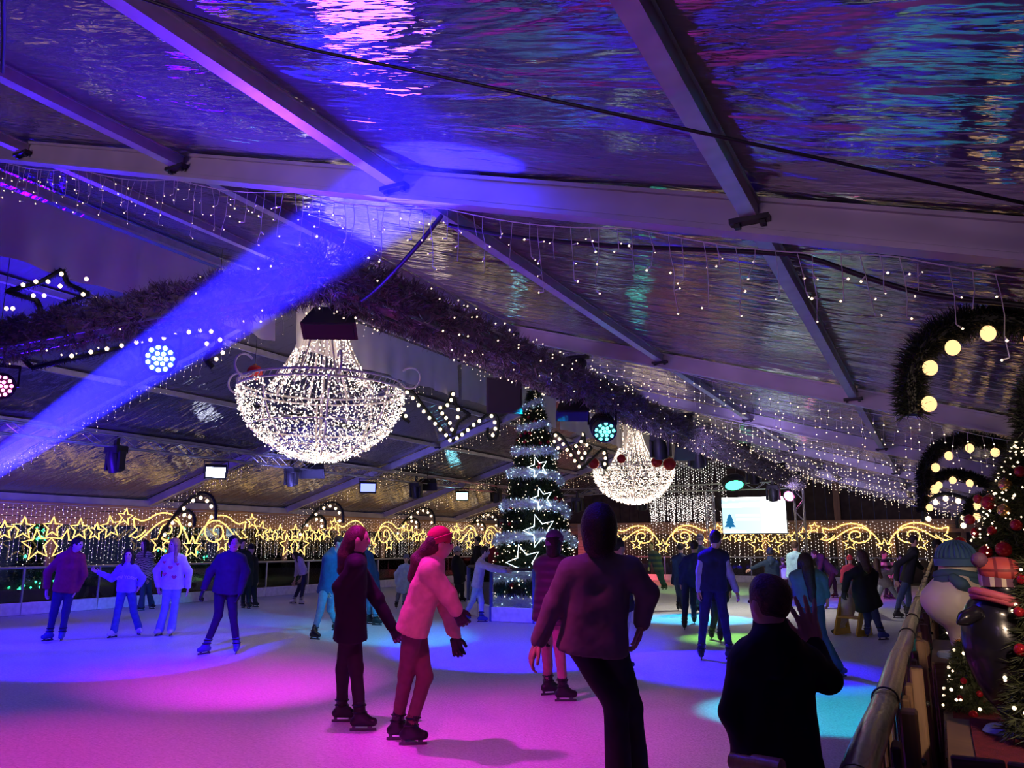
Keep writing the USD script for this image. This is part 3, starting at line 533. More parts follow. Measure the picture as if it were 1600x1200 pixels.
# ---------------------------------------------------------------- chandeliers
ZRIM = 4.55
def chandelier(seed=11):
    g = np.random.default_rng(seed); t = thing('chandelier', 'big bowl chandelier of warm light strings nearest the viewer', 'chandelier', loc=(RX, 11.6, 0))
    zr, R, H = ZRIM, 1.55, 1.32; ztop = zr + 1.5
    def bowl(th, ph): return np.stack([R * np.sin(th) * np.cos(ph), R * np.sin(th) * np.sin(ph), zr - H * np.cos(th)], -1)
    neck = lambda s: .36 + .66 * s**1.6                                 # radius from the crown (s = 0) down to the rim (s = 1)
    obj('rim', cat([tube([(R * 1.01 * math.cos(a), R * 1.01 * math.sin(a), zr + dz) for a in np.arange(0, 2 * PI, PI / 24)], .022, 6, closed=True) for dz in (0, .12)] + [tube([(R * 1.01 * math.cos(a), R * 1.01 * math.sin(a), zr), (R * 1.01 * math.cos(a + .05), R * 1.01 * math.sin(a + .05), zr + .12)], .012, 4) for a in np.arange(0, 2 * PI, PI / 36)]), 'wire_white', t, smooth=40)
    for a in np.arange(0, 2 * PI - .1, PI / 4): obj('rib', tube([bowl(th, a) for th in np.linspace(.02, PI / 2, 14)], .020, 5), 'wire_white', t, smooth=40)
    for th in (.55, 1.0): obj('hoop', tube([bowl(th, a) for a in np.arange(0, 2 * PI, PI / 20)], .018, 5, closed=True), 'wire_white', t, smooth=40)
    for a in np.arange(.2, 2 * PI, PI / 4): obj('neck_rib', tube([(neck(s) * math.cos(a), neck(s) * math.sin(a), ztop - (ztop - zr) * s) for s in np.linspace(0, 1, 12)], .022, 5), 'wire_white', t, smooth=40)
    obj('spine', tube([(0, 0, zr - H * .7), (0, 0, RZ - .15)], .03, 6), 'wire_white', t)
    for k in range(6):
        a = k * PI / 3 + .35; c = np.array([math.cos(a) * R, math.sin(a) * R, zr + .05])
        obj('curl', tube([c + np.array([math.cos(a) * (.18 + .2 * math.cos(b)), math.sin(a) * (.18 + .2 * math.cos(b)), .16 + .2 * math.sin(b)]) for b in np.linspace(-2.6, 2.4, 18)], .022, 6), 'wire_white', t, smooth=40)
    n = 3300; th = np.arccos(1 - g.uniform(0, 1, n) ** 1.0); ph = g.uniform(0, 2 * PI, n); p = bowl(th, ph) * [1, 1, 1]; p += g.normal(0, .025, p.shape)
    dr = g.normal(0, 1, (n, 3)) + [0, 0, -.5]
    s = g.uniform(0, 1, 1500) ** .8; m = 22; a = (g.integers(0, 44, 1500) + g.normal(0, .12, 1500)) * 2 * PI / 44; rr = neck(s) * g.uniform(.93, 1.02, 1500)
    pn = np.stack([rr * np.cos(a), rr * np.sin(a), ztop - (ztop - zr) * s], 1)
    dense = g.integers(0, n, 500); pb = bowl(g.uniform(0, .5, 600), g.uniform(0, 2 * PI, 600)) + g.normal(0, .03, (600, 3))
    obj('bulbs', bulbs(np.vstack([p, pn, pb]), g.uniform(.7, 1.25, n + 2100) * .0132), 'bulb_bowl', t, kind='stuff')
    wires = []
    for k in range(44):
        a = k * 2 * PI / 44; wires.append(tube([(neck(s) * math.cos(a), neck(s) * math.sin(a), ztop - (ztop - zr) * s) for s in np.linspace(0, 1, 9)], .005, 3, caps=False))
    for k in range(300):
        th0, ph0 = math.acos(1 - g.random()), g.uniform(0, 2 * PI); w = bowl(np.clip(th0 + np.cumsum(g.normal(0, .05, 5)), .02, 1.57), ph0 + np.cumsum(g.normal(.05, .06, 5))); wires.append(tube(w, .004, 3, caps=False))
    obj('wires', cat(wires), 'wire_white', t, kind='stuff')
    return t
CH = chandelier()
copy_of(CH, 'chandelier', (RX, 29.6, 0), 20, 'bowl chandelier of warm light strings at the far end, right of the tall tree', 'chandelier')
for px, py, d, r, l in ((398, 582, 15.2, .15, 'red glass ball beside the rim of the near chandelier'), (1026, 722, 29, .2, 'red glass ball above the right rim of the far chandelier'), (1046, 725, 29, .24, 'larger red glass ball at the right end of the far chandelier'), (928, 724, 29, .2, 'red glass ball at the left rim of the far chandelier'), (971, 717, 28.4, .16, 'dark red glass ball in front of the far chandelier neck')):
    t = thing('bauble', l, 'bauble'); c = at(px, py, d)
    obj('glass_ball', ball(c, r, 3), 'red_gloss', t, smooth=True); obj('cap', lathe([(0, r * 1.12), (r * .2, r * 1.1), (r * .22, r * .92), (0, r * .9)], 10, c), 'gold_gloss', t); obj('thread', tube([c + [0, 0, r], [c[0], c[1], max(c[2] + r + .05, roofz(c[0]) - .15)]], .006, 3), 'cable', t)
# ---------------------------------------------------------------- tinsel ornaments with globe bulbs
def tinsel(parts, R, parent, seed, dens=900, m='tinsel_dark', name='tinsel'):
    g = np.random.default_rng(seed); ms = []
    for P in parts:
        P = np.asarray(P, float); L = np.linalg.norm(np.diff(P, axis=0), axis=1).sum(); n = int(L * dens); q = resample(P, L / max(n, 2))[:n]; tg = np.gradient(q, axis=0); tg /= np.linalg.norm(tg, axis=1, keepdims=True) + 1e-9
        d = g.normal(0, 1, q.shape); d -= tg * (d * tg).sum(1, keepdims=True); d /= np.linalg.norm(d, axis=1, keepdims=True) + 1e-9
        ms += [needles(q + d * R * .3, d + tg * g.normal(0, .5, (len(q), 1)), g.uniform(.5, .85, len(q)) * R, R * .045), tube(resample(P, max(.03, L / 60)), R * .42, 7)]
    obj(name, cat(ms), m, parent, kind='stuff')
def globe(c, r, parent, m='bulb_globe'):
    v, f = _I[2 if m == 'bulb_globe' else 1]; obj('globe_bulb', (v * r * [1, 1, 1.12] + np.asarray(c), f), m, parent, smooth=True)
def cane(loc, flip, scale, rz, label, br=.05, seed=1, near=True, group=None, R=None):
    """Tinsel cane: a slanting stem with a large hook and a small hook, globe bulbs along the inside."""
    S = [(-1.5, -1.05), (-1.0, -.45), (-.55, -.02), (-.2, .2), (.12, .27), (.42, .17), (.58, -.08), (.60, -.36)]
    K = [(-.75, -.2), (-.5, -.13), (-.25, -.16), (-.1, -.32), (-.1, -.52)]
    c, s = math.cos(rz), math.sin(rz)
    def go(p): x = np.asarray(p, float)[:, 0] * flip * scale; z = np.asarray(p, float)[:, 1] * scale; return np.stack([loc[0] + x * c, loc[1] + x * s, loc[2] + z], 1)
    A, B_ = go(smooth_line(np.c_[S, np.zeros(8)], 6)[:, :2]), go(smooth_line(np.c_[K, np.zeros(5)], 6)[:, :2])
    t = thing('lit_cane', label, 'cane ornament', group)
    tinsel([A, B_], R or (.13 if near else .1) * max(1, scale * .9), t, seed, 3000 if near else 350)
    ins = [(.5, -.3), (.47, -.05), (.32, .08), (.1, .16), (-.15, .1), (-.45, -.08), (-.2, -.46), (-.22, -.28), (-.42, -.24), (-.8, -.42), (-1.05, -.7)]
    g = go(ins); n = np.array([-s, c, 0]) * .05
    for q in g: globe(q - (n if n @ (EYEP - q) < 0 else -n), br, t, 'bulb_globe' if near else 'bulb_warm')
    return t
pz = 2.95
cane(at(1572, 558, 4.4), -1, .82, .12, 'large dark tinsel cane with big globe bulbs at the upper right, nearest the viewer', .040, 1, R=.125)
cane(at(1532, 722, 9.6), -1, 1.05, .1, 'dark tinsel cane with globe bulbs arching over the baubled tree', .05, 2)
cane(at(1500, 765, 13), -1, .95, .1, 'third tinsel cane with globe bulbs, left of the baubled tree top', .055, 3)
cane(at(1486, 790, 17.5), -1, .95, .1, 'farthest tinsel cane on the right, just above the right scroll lights', .06, 4, False)
for k, (px, py, d) in enumerate(((284, 800, 24), (490, 808, 30), (638, 812, 35.5), (742, 817, 41))):
    cane(at(px, py, d) + [.7, 0, .2], 1, [1.25, 1.2, 1.15, 1.15][k], 0, 'dark tinsel cane leaning over the left barrier, ' + ['above the blonde woman', 'right of the dark haired man', 'above the woman in the black coat', 'beside the tall tree'][k], .055, 10 + k, False)
def vee(d, strokes, star, bl, label, seed, R=.09, br=.045):
    t = thing('lit_vee_ornament', label, 'hanging ornament'); go = lambda p: np.array([at(x, y, d) for x, y in p])
    tinsel([smooth_line(go(s), 5) for s in strokes] + [go(star + star[:1])], R, t, seed, 420)
    for x, y in bl: globe(at(x, y, d - R * 1.1), br, t, 'bulb_warm')
    top = go([strokes[0][2], strokes[1][2]]); obj('hanger', cat([tube([q, [q[0], q[1], max(q[2] + .2, roofz(q[0]) - .1)]], .006, 3) for q in top]), 'cable', t)
vee(19.5, [[(640, 660), (627, 648), (623, 622), (632, 606), (646, 613), (664, 638), (706, 690)], [(762, 668), (763, 684), (775, 682), (779, 660), (771, 645), (757, 651), (706, 690)]], [(707, 612), (713, 635), (735, 648), (716, 660), (709, 680), (701, 660), (686, 640), (699, 634)],
    [(636, 613), (645, 622), (654, 633), (662, 643), (671, 653), (680, 662), (688, 671), (697, 680), (703, 688), (631, 640), (634, 650), (708, 616), (705, 625), (699, 633), (688, 637), (691, 646), (697, 653), (703, 661), (706, 671), (716, 640), (715, 652), (768, 650), (773, 660), (774, 670), (770, 680), (714, 685), (722, 679), (731, 672), (740, 664), (749, 658)], 'lit tinsel ornament of crossed canes and a star right of the near chandelier', 21)
vee(27, [[(878, 705), (868, 700), (863, 685), (869, 676), (880, 684), (892, 704), (908, 733)], [(941, 720), (943, 732), (948, 728), (948, 710), (942, 702), (930, 712), (908, 733)]], [(911, 675), (915, 692), (925, 700), (916, 710), (910, 722), (905, 708), (896, 698), (907, 692)],
    [(868, 680), (874, 686), (880, 694), (886, 703), (892, 711), (898, 720), (905, 729), (866, 690), (872, 700), (910, 679), (908, 690), (900, 697), (904, 707), (909, 716), (917, 695), (914, 708), (944, 708), (946, 716), (945, 725)], 'lit tinsel ornament of two crossed canes between the tall tree and the far chandelier', 22, .1, .055)
vee(10.8, [[(-60, 430), (-40, 470), (0, 520), (50, 575)], [(333, 575), (322, 560), (336, 545), (346, 530), (335, 516), (300, 520), (180, 545), (50, 575)]], [(97, 422), (106, 444), (140, 460), (98, 476), (70, 500), (58, 470), (10, 455), (62, 442)],
    [(112, 556), (142, 550), (167, 545), (190, 540), (213, 535), (235, 531), (256, 528), (274, 524), (295, 519), (313, 516), (330, 518), (344, 531), (348, 551), (338, 561), (323, 537), (20, 482), (69, 462), (52, 462), (36, 445), (56, 440), (75, 440), (96, 428), (94, 447), (135, 436), (130, 460), (149, 467), (10, 482)], 'lit tinsel star and canes in the deep blue light at the left edge', 23, .085, .028)
# ---------------------------------------------------------------- tall tree in its glass pen in the middle of the rink
def glow_tree(): 
    g = np.random.default_rng(31); c = np.array([-8.9, 18.2, 0]); H0, H1 = .12, 5.55
    t = thing('tall_fir_tree', 'tall dark fir in the rink centre wound with pale blue tinsel and warm lights', 'christmas tree')
    rad = lambda z: np.interp(z, [0, .3, 1.0, 2.2, 3.25, 4.1, 5.0, 5.55], [.9, 1.0, 1.02, .78, .58, .42, .2, .04])
    n = 6500; z = H0 + (H1 - H0) * g.uniform(0, 1, n) ** 1.25; a = g.uniform(0, 2 * PI, n); rr = rad(z) * g.uniform(.72, 1.0, n)
    b = c + np.stack([rr * np.cos(a), rr * np.sin(a), z], 1); out = np.stack([np.cos(a), np.sin(a), -.25 + 0 * a], 1)
    k = 7; d = (out[:, None] + g.normal(0, .6, (n, k, 3))).reshape(-1, 3)
    obj('foliage', cat([needles(np.repeat(b, k, 0), d, g.uniform(.1, .2, n * k), .014), lathe([(0, H0), (.8, H0)] + [(float(rad(np.array(q))) * .8, q) for q in np.linspace(H0 + .05, H1 - .05, 20)] + [(0, H1)], 20, c)]), 'green_needles', t, kind='stuff')
    obj('trunk', lathe([(0, 0), (.14, 0), (.13, .4), (0, .4)], 10, c), 'wood_post', t)
    m = 800; z = H0 + (H1 - H0) * g.uniform(0, 1, m) ** 1.2; a = g.uniform(0, 2 * PI, m); rr = rad(z) * 1.05 + .02
    obj('bulbs', bulbs(c + np.stack([rr * np.cos(a), rr * np.sin(a), z], 1), g.uniform(.7, 1.2, m) * .019), 'bulb_warm', t, kind='stuff')
    # tinsel bands, slightly tilted rings that climb the tree
    zs = [.28, .85, 1.7, 2.48, 3.3, 3.92, 4.55, 5.1]
    for i, zc in enumerate(zs):
        a = np.linspace(0, 2 * PI, 40); zz = zc + .07 * np.sin(a + .6 + i) + (a / (2 * PI)) * .12; q = c + np.stack([(rad(zz) + .05) * np.cos(a), (rad(zz) + .05) * np.sin(a), zz], 1)
        R = .215 - .012 * i
        tb = path_for('tinsel_band', t); UsdGeom.Xform.Define(stage, tb)
        gg = np.random.default_rng(300 + i); q2 = np.repeat(resample(q, .03), 40, 0); dd = gg.normal(0, 1, q2.shape)
        obj('fringe', cat([needles(q2 + dd * .02, dd, gg.uniform(.6, 1.05, len(q2)) * R, .009), tube(resample(q, .12), R * .5, 7)]), 'tinsel_white', tb, kind='stuff')
        q3 = np.repeat(resample(q, .06), 2, 0); d3 = gg.normal(0, 1, q3.shape); d3 /= np.linalg.norm(d3, axis=1, keepdims=True)
        obj('cool_bulbs', bulbs(q3 + d3 * R * .85, gg.uniform(.4, 1.1, len(q3)) * .018), 'bulb_cool', tb, kind='stuff')
    for px, py, r, d in ((847, 726, .26, 18.9), (858, 777, .28, 18.6), (848, 829, .40, 18.5), (813, 880, .44, 18.4)):   # rope stars on the near side
        o = at(px, py, d); v2 = unit([o[0] - c[0], o[1] - c[1], 0]) ; o = c + v2 * (float(rad(np.array(o[2]))) + .14) + [0, 0, o[2]]
        sdv = np.array([-v2[1], v2[0], 0]); P = [o + sdv * x + np.array([0, 0, 1.]) * y for x, y in star_pts((0, 0), r, PI / 2 + .3)]
        obj('rope_star', tube(P, .016, 5, closed=True), 'rope_cool', t, smooth=60)
    for k in range(34):
        z = g.uniform(.5, 5); a = g.uniform(-PI, 0); rr = float(rad(np.array(z))) + .05; obj('bauble', ball(c + [rr * math.cos(a), rr * math.sin(a), z], .05, 1), 'red_gloss', t, smooth=True)
glow_tree()
def pen():
    t = thing('tree_pen', 'angular barrier with clear screens and blue posts around the tall tree', 'barrier')
    P = [np.array([x, y, 0.]) for x, y in ((-8.87, 15.93), (-6.76, 15.93), (-5.9, 17.5), (-6.6, 19.5), (-8.8, 20.2), (-10.6, 19.3), (-10.4, 17.5))]
    for i in range(7):
        p, q = P[i], P[(i + 1) % 7]; L = np.linalg.norm(q - p); d = (q - p) / L; rz = math.atan2(d[1], d[0]); n = 2
        for k in range(n):
            m = p + d * L * (k + .5) / n; obj('kick_board', bevel(m + [0, 0, .16], (L / n - .012, .08, .31), .012, rz), 'white_board', t); obj('screen', box(m + [0, 0, .71], (L / n - .08, .012, .74), rz), 'pane', t)
            obj('post', bevel(p + d * L * k / n + [0, 0, .57], (.07, .08, 1.14), .01, rz), 'blue_post', t)
        obj('hand_rail', tube([p + [0, 0, 1.13], q + [0, 0, 1.13]], .035, 8), 'black_metal', t, smooth=40)
plain('blue_post', (.10, .12, .35), .4)
pen()
# ---------------------------------------------------------------- trees outside the left wall with green lights
def out_tree(x, y, h, r, nb, seed, label):
    g = np.random.default_rng(seed); t = thing('outdoor_fir', label, 'tree'); n = 1600; z = h * g.uniform(0, 1, n) ** 1.3; a = g.uniform(0, 2 * PI, n); rr = r * (1 - z / h) * g.uniform(.5, 1, n) + .05
    b = np.stack([x + rr * np.cos(a), y + rr * np.sin(a), z], 1); out = np.stack([np.cos(a), np.sin(a), 0 * a - .3], 1)
    obj('foliage', cat([needles(np.repeat(b, 4, 0), (out[:, None] + g.normal(0, .5, (n, 4, 3))).reshape(-1, 3), .3, .02), lathe([(.1, 0), (r * .7, .3), (.04, h)], 10, (x, y, 0))]), 'green_needles', t, kind='stuff')
    obj('trunk', lathe([(0, 0), (.1, 0), (.08, .4), (0, .4)], 8, (x, y, 0)), 'wood_post', t)
    z = h * g.uniform(.03, 1, nb) ** 1.7; a = g.uniform(-PI / 2, PI / 2, nb); rr = r * (1 - z / h) + .1; obj('bulbs', bulbs(np.stack([x + rr * np.cos(a), y + rr * np.sin(a), z], 1), g.uniform(.5, 1.2, nb) * .06), 'bulb_green', t, kind='stuff')
out_tree(-23.1, 14.5, 2.3, .8, 46, 61, 'dark fir with green lights outside the wall, left of the red jacket')
out_tree(-23.1, 18.0, 1.2, .6, 16, 62, 'low dark fir with green lights outside the wall, right of the red jacket')
out_tree(-23.0, 27.0, 1.6, .6, 26, 63, 'dark fir with green lights outside the wall near the bending woman')
out_tree(-25.6, 21.5, 4.4, 1.3, 40, 64, 'tallest fir with green lights outside the left wall')
# ---------------------------------------------------------------- blue beam of a moving head through the haze
mat('haze', {'v': ('principled_volume', {'color': (.9, .9, 1), 'density': .22, 'anisotropy': .2})}, surface=None, volume='v.volume')
# ---------------------------------------------------------------- people: one continuous body each, clothes as closed shells over it
def surfnet(D, org, c):
    """Surface nets: the zero surface of the sampled distance D as a smooth triangle mesh."""
    S = D < 0; nx, ny, nz = np.array(D.shape) - 1
    acc = np.zeros((nx, ny, nz, 3)); cnt = np.zeros((nx, ny, nz))
    C = [(a, b, e) for a in (0, 1) for b in (0, 1) for e in (0, 1)]
    sl = lambda q: (slice(q[0], nx + q[0]), slice(q[1], ny + q[1]), slice(q[2], nz + q[2]))
    for p in C:
        for k in range(3):
            if p[k] == 0:
                q = list(p); q[k] = 1; a, b = D[sl(p)], D[sl(q)]; m = (a < 0) != (b < 0); t = np.where(m, a / np.where(m, a - b, 1), 0)
                for j in range(3): acc[..., j] += m * (p[j] + (t if j == k else 0))
                cnt += m
    on = cnt > 0; idx = -np.ones(on.shape, int); idx[on] = np.arange(on.sum())
    V = (np.argwhere(on) + acc[on] / cnt[on][:, None]) * c + org
    F = []
    for k in range(3):
        a, b = [x for x in range(3) if x != k]; sh = [0, 0, 0]; sh[k] = 1
        lo = [slice(1, None)] * 3; lo[k] = slice(0, -1); lo = tuple(slice(x.start, n) if i != k else slice(0, n) for i, (x, n) in enumerate(zip(lo, (nx, ny, nz))))
        s0 = S[:nx, :ny, :nz][lo]; s1 = np.take(S, range(1, S.shape[k]), k)[tuple(slice(0, n) for n in (nx, ny, nz))][lo]
        e = np.argwhere(s0 != s1); 
        if not len(e): continue
        pos = s0[tuple(e.T)]; base = e.copy(); base[:, a] += 1; base[:, b] += 1
        def at_(da, db): q = base.copy(); q[:, a] -= da; q[:, b] -= db; return idx[tuple(q.T)]
        q0, q1, q2, q3 = at_(1, 1), at_(0, 1), at_(0, 0), at_(1, 0)
        fl = pos if k != 1 else ~pos
        F += [np.where(fl[:, None], np.stack(x, 1), np.stack(y, 1)) for x, y in (((q0, q1, q2), (q0, q2, q1)), ((q0, q2, q3), (q0, q3, q2)))]
    return V, np.vstack(F)
def sdf(prims, cell, k=.02, cuts=(), wob=0., seed=0, carve=()):
    """prims: ('c', p, q, rp, rq) round cones or ('e', centre, radii, 3x3 axes); cuts: (point, normal) half spaces kept on the normal's side."""
    lo, hi = [], []
    for p in prims:
        if p[0] == 'c': r = max(p[3], p[4]); lo += [np.minimum(p[1], p[2]) - r]; hi += [np.maximum(p[1], p[2]) + r]
        else: r = max(p[2]); lo += [np.asarray(p[1]) - r]; hi += [np.asarray(p[1]) + r]
    lo = np.min(lo, 0) - 3 * cell - wob; hi = np.max(hi, 0) + 3 * cell + wob; n = np.ceil((hi - lo) / cell).astype(int) + 1
    G = np.stack(np.meshgrid(*[lo[i] + cell * np.arange(n[i]) for i in range(3)], indexing='ij'), -1)
    def dist(p):
        if p[0] == 'c':
            a, b = np.asarray(p[1], float), np.asarray(p[2], float); ab = b - a; t = np.clip(((G - a) @ ab) / max(ab @ ab, 1e-9), 0, 1)
            return np.linalg.norm(G - a - t[..., None] * ab, axis=-1) - (p[3] + t * (p[4] - p[3]))
        r = np.asarray(p[2], float); q = (G - np.asarray(p[1])) @ np.asarray(p[3]).T; k0 = np.linalg.norm(q / r, axis=-1); k1 = np.linalg.norm(q / r**2, axis=-1)
        return k0 * (k0 - 1) / np.maximum(k1, 1e-6)
    D = None
    for p in prims:
        d = dist(p)
        if D is None: D = d; continue
        h = np.maximum(k - np.abs(D - d), 0) / k; D = np.minimum(D, d) - h * h * k / 4
    if wob: D = D + wob * (meshkit.fbm(G * 9 + seed, 2, seed) - .5) * 2
    for p in carve: D = np.maximum(D, -dist(p))
    for p, nn in cuts: D = np.maximum(D, -((G - np.asarray(p)) @ unit(nn)))
    return surfnet(D, lo, cell)
def hand(w, d, s, side, n, curl=.35, spread=.18, fine=False):
    """Palm, four fingers of unequal length with two bends and a thumb from the palm's side. w wrist, d direction, n palm normal."""
    d = unit(d); n = unit(np.asarray(n) - d * (np.asarray(n) @ d)); l = np.cross(n, d) * side
    P = lambda x, y, z: w + (l * x + d * y + n * z) * s
    pr = [('c', P(-.022, .02, 0), P(-.027, .085, 0), .017 * s, .013 * s), ('c', P(0, .01, 0), P(0, .09, 0), .02 * s, .014 * s), ('c', P(.022, .02, 0), P(.028, .088, 0), .018 * s, .013 * s)]
    for x, L, a in ((-.032, .058, -1.2), (-.011, .075, -.35), (.011, .08, .35), (.032, .072, 1.1)):
        p0 = P(x, .09, 0); ang = a * spread; dd = d * math.cos(ang) + l * math.sin(ang); p = p0
        for j, f in enumerate((.45, .32, .23)):
            c = curl * (j + .5); q = p + (dd * math.cos(c) + n * math.sin(c)) * L * f * s; pr.append(('c', p, q, (.0095 - .001 * j) * s, (.0088 - .001 * j) * s)); p = q
    t0, t1, t2 = P(.03, .025, .004), P(.058, .06, .012), P(.068, .095, .02); pr += [('c', t0, t1, .014 * s, .0105 * s), ('c', t1, t2, .0105 * s, .0085 * s)]
    return pr
def hull_hand(pr):
    out = []
    for p in pr:
        a, b = np.asarray(p[1], float), np.asarray(p[2], float); pts = np.vstack([_OV * p[3] + a, _OV * p[4] + b, _OV @ np.array([[.7, .7, 0], [-.7, .7, 0], [0, 0, 1]]) * p[3] * .98 + a, _OV @ np.array([[.7, .7, 0], [-.7, .7, 0], [0, 0, 1]]) * p[4] * .98 + b])
        out.append(vf(manifold3d.Manifold.hull_points(pts)))
    return cat(out)
_cloth = {}
def cloth(col, rough=.8, kind='plain', col2=None):
    key = (tuple(col), kind)
    if key not in _cloth:
        nm = f'cloth_{len(_cloth):02d}'; _cloth[key] = nm
        if kind == 'zebra': mat(nm, {'co': ('texture_coordinate', {}), 'w': ('wave_texture', {'bands_direction': 'z', 'scale': 7, 'distortion': 6, 'detail': 1, 'detail_scale': 1.2}), 'r': ('rgb_ramp', {'ramp': [(.5, col), (.51, col2)], 'interpolate': False}), 'p': ('principled_bsdf', {'roughness': .8})}, [('co.object', 'w.vector'), ('w.fac', 'r.fac'), ('r.color', 'p.base_color')])
        elif kind == 'stripe': mat(nm, {'co': ('texture_coordinate', {}), 'w': ('wave_texture', {'bands_direction': 'z', 'scale': 1.6}), 'r': ('rgb_ramp', {'ramp': [(.5, col), (.51, col2)], 'interpolate': False}), 'p': ('principled_bsdf', {'roughness': .8})}, [('co.object', 'w.vector'), ('w.fac', 'r.fac'), ('r.color', 'p.base_color')])
        elif kind == 'quilt': mat(nm, {'co': ('texture_coordinate', {}), 'w': ('wave_texture', {'bands_direction': 'z', 'scale': 3.4}), 'b': ('bump', {'strength': .7, 'distance': .02}), 'p': ('principled_bsdf', {'base_color': col, 'roughness': .55})}, [('co.object', 'w.vector'), ('w.fac', 'b.height'), ('b.normal', 'p.normal')])
        else: plain(nm, col, rough, vary=.14, scale=16, bump=.35, bscale=26)
    return _cloth[key]
plain('skin', (.55, .32, .22), .5, vary=.08); plain('skin_pale', (.66, .42, .32), .5, vary=.08)
plain('hair_dark', (.020, .013, .010), .5, vary=.4, scale=40, bump=.6, bscale=120); plain('hair_brown', (.07, .035, .018), .5, vary=.4, scale=40, bump=.6, bscale=120); plain('hair_blond', (.5, .32, .16), .5, vary=.3, scale=40, bump=.6, bscale=120)
plain('eye_dark', (.02, .015, .012), .25); plain('lip', (.42, .14, .12), .5); plain('boot_dark', (.018, .018, .022), .4); plain('boot_white', (.7, .68, .66), .45); plain('boot_blue', (.05, .07, .28), .35); plain('blade_steel', (.12, .12, .14), .3, .8); plain('strap', (.008, .008, .01), .4)
def A3(v): return np.asarray(v, float)
def person(label, hd, pv, arms, knees, feet, face=0, head=None, s=1., d=None, top=(.1, .1, .1), hem=.06, puff=.02, trou=(.03, .035, .06), flare=0., hair=None, long_=0., hat=None, pom=False, hood=False, gloves=None, boots='boot_dark', toes=None,
           topkind='plain', top2=None, skin='skin', neck=None, cell=.022, shoulders=None, wide=.150, lean=0., glasses=False, group=None, sleeve=None, extra=None, sleeves_to=1., coat=0., hands_fine=None, wob=.008, fl=.0, vol=1., bob=False, collar=False):
    """hd, pv: head centre and pelvis, arms ((elbow, wrist) image left, then right), knees, feet: all in pixels of the photo; a foot is where its blade meets the ice.
    A third number moves a joint away from the viewer by that many metres. face: 0 towards the viewer, 90 to the right of the picture, 180 away."""
    G = [ice(*f[:2], *(f[2:3] or (0.,))) for f in feet]
    if d is None: d = float(np.mean([deep(g) for g in G]))
    J = lambda p, dz=0.: at(p[0], p[1], d + dz + (p[2] if len(p) > 2 else 0.))
    R_, A_ = A3([_cy, _sy, 0]), A3([-_sy, _cy, 0]); th = math.radians(face); fwd = math.sin(th) * R_ - math.cos(th) * A_; lat = math.cos(th) * R_ + math.sin(th) * A_
    if lat @ R_ < 0: lat = -lat
    if abs(lat @ R_) < .25 and lat @ A_ < 0: lat = -lat
    hh = th if head is None else math.radians(head); hf = math.sin(hh) * R_ - math.cos(hh) * A_; hl = np.cross(hf, (0, 0, 1.)); Z = A3([0, 0, 1])
    H, P = J(hd), J(pv); 
    N = H - Z * .17 * s + unit(P - H) * .03 - hf * .015 if neck is None else J(neck)
    ax = unit(P - N)
    sh = [N + ax * .075 * s - lat * wide * s, N + ax * .075 * s + lat * wide * s]
    if shoulders: sh = [J(q) for q in shoulders]
    dz = [float((q - N) @ _w) for q in sh]
    el = [J(arms[i][0], dz[i]) for i in (0, 1)]; wr = [J(arms[i][1], dz[i]) for i in (0, 1)]
    hp = [P - lat * .085 * s, P + lat * .085 * s]
    an = [g + Z * .13 * s for g in G]
    kn = []
    for i in (0, 1):
        kd = (deep(hp[i]) + deep(an[i])) / 2; k = at(knees[i][0], knees[i][1], kd + (knees[i][2] if len(knees[i]) > 2 else 0.)); kn.append(k)
    t = thing('person', label, 'person', group); puff *= .72
    c = lambda p, q, a, b: ('c', p, q, a * s, b * s)
    HR = A3([hl, hf, Z])
    body = [('e', H + Z * .015 * s, A3([.074, .093, .105]) * s, HR), ('e', H + hf * .018 * s - Z * .055 * s, A3([.052, .068, .065]) * s, HR), c(H - Z * .06 * s, N, .052, .056),
            ('e', H + hf * .1 * s - Z * .022 * s, A3([.013, .018, .022]) * s, HR), ('e', H + hl * .076 * s - Z * .01 * s - hf * .005, A3([.014, .02, .03]) * s, HR), ('e', H - hl * .076 * s - Z * .01 * s - hf * .005, A3([.014, .02, .03]) * s, HR)]
    tor = lambda g, lo=0.: [c(N + ax * .07 * s - lat * .078 * s, N + ax * .24 * s - lat * .07 * s, .083 + g, .088 + g), c(N + ax * .07 * s + lat * .078 * s, N + ax * .24 * s + lat * .07 * s, .083 + g, .088 + g), c(N + ax * .24 * s, P + ax * lo, .092 + g, .1 + g + .08 * lo), c(sh[0], N + ax * .035 * s, .056 + g, .066 + g), c(sh[1], N + ax * .035 * s, .056 + g, .066 + g),
                     c(N + ax * .24 * s - lat * .07 * s, P - lat * (.065 + .15 * lo) * s + ax * lo, .088 + g, .098 + g + .08 * lo), c(N + ax * .24 * s + lat * .07 * s, P + lat * (.065 + .15 * lo) * s + ax * lo, .088 + g, .098 + g + .08 * lo)]
    arm = lambda g, i, e=1.: [c(sh[i], el[i], .052 + g, .042 + g), c(el[i], el[i] + (wr[i] - el[i]) * e, .042 + g, .034 + g * .8)]
    leg = lambda g, i, f=0., e=1.: [c(hp[i], kn[i], .085 + g, .058 + g), c(kn[i], kn[i] + (an[i] - kn[i]) * e, .056 + g, .042 + g + f)]
    body += tor(-.03) + [q for i in (0, 1) for q in arm(-.008, i)] + [q for i in (0, 1) for q in leg(-.02, i)]
    bm = sdf(body, cell, .03 * s)
    hs = []
    for i in (0, 1):
        dr = wr[i] - el[i]; side = -1 if i == 0 else 1; nrm = -lat * side + .2 * fwd
        kw = dict(curl=.5); hdir = dr
        if hands_fine and hands_fine[i]: kw, hdir, nrm, side = hands_fine[i]
        hs.append(hand(wr[i], hdir, s * (1.25 if hands_fine else 1.1), side, nrm, **kw))
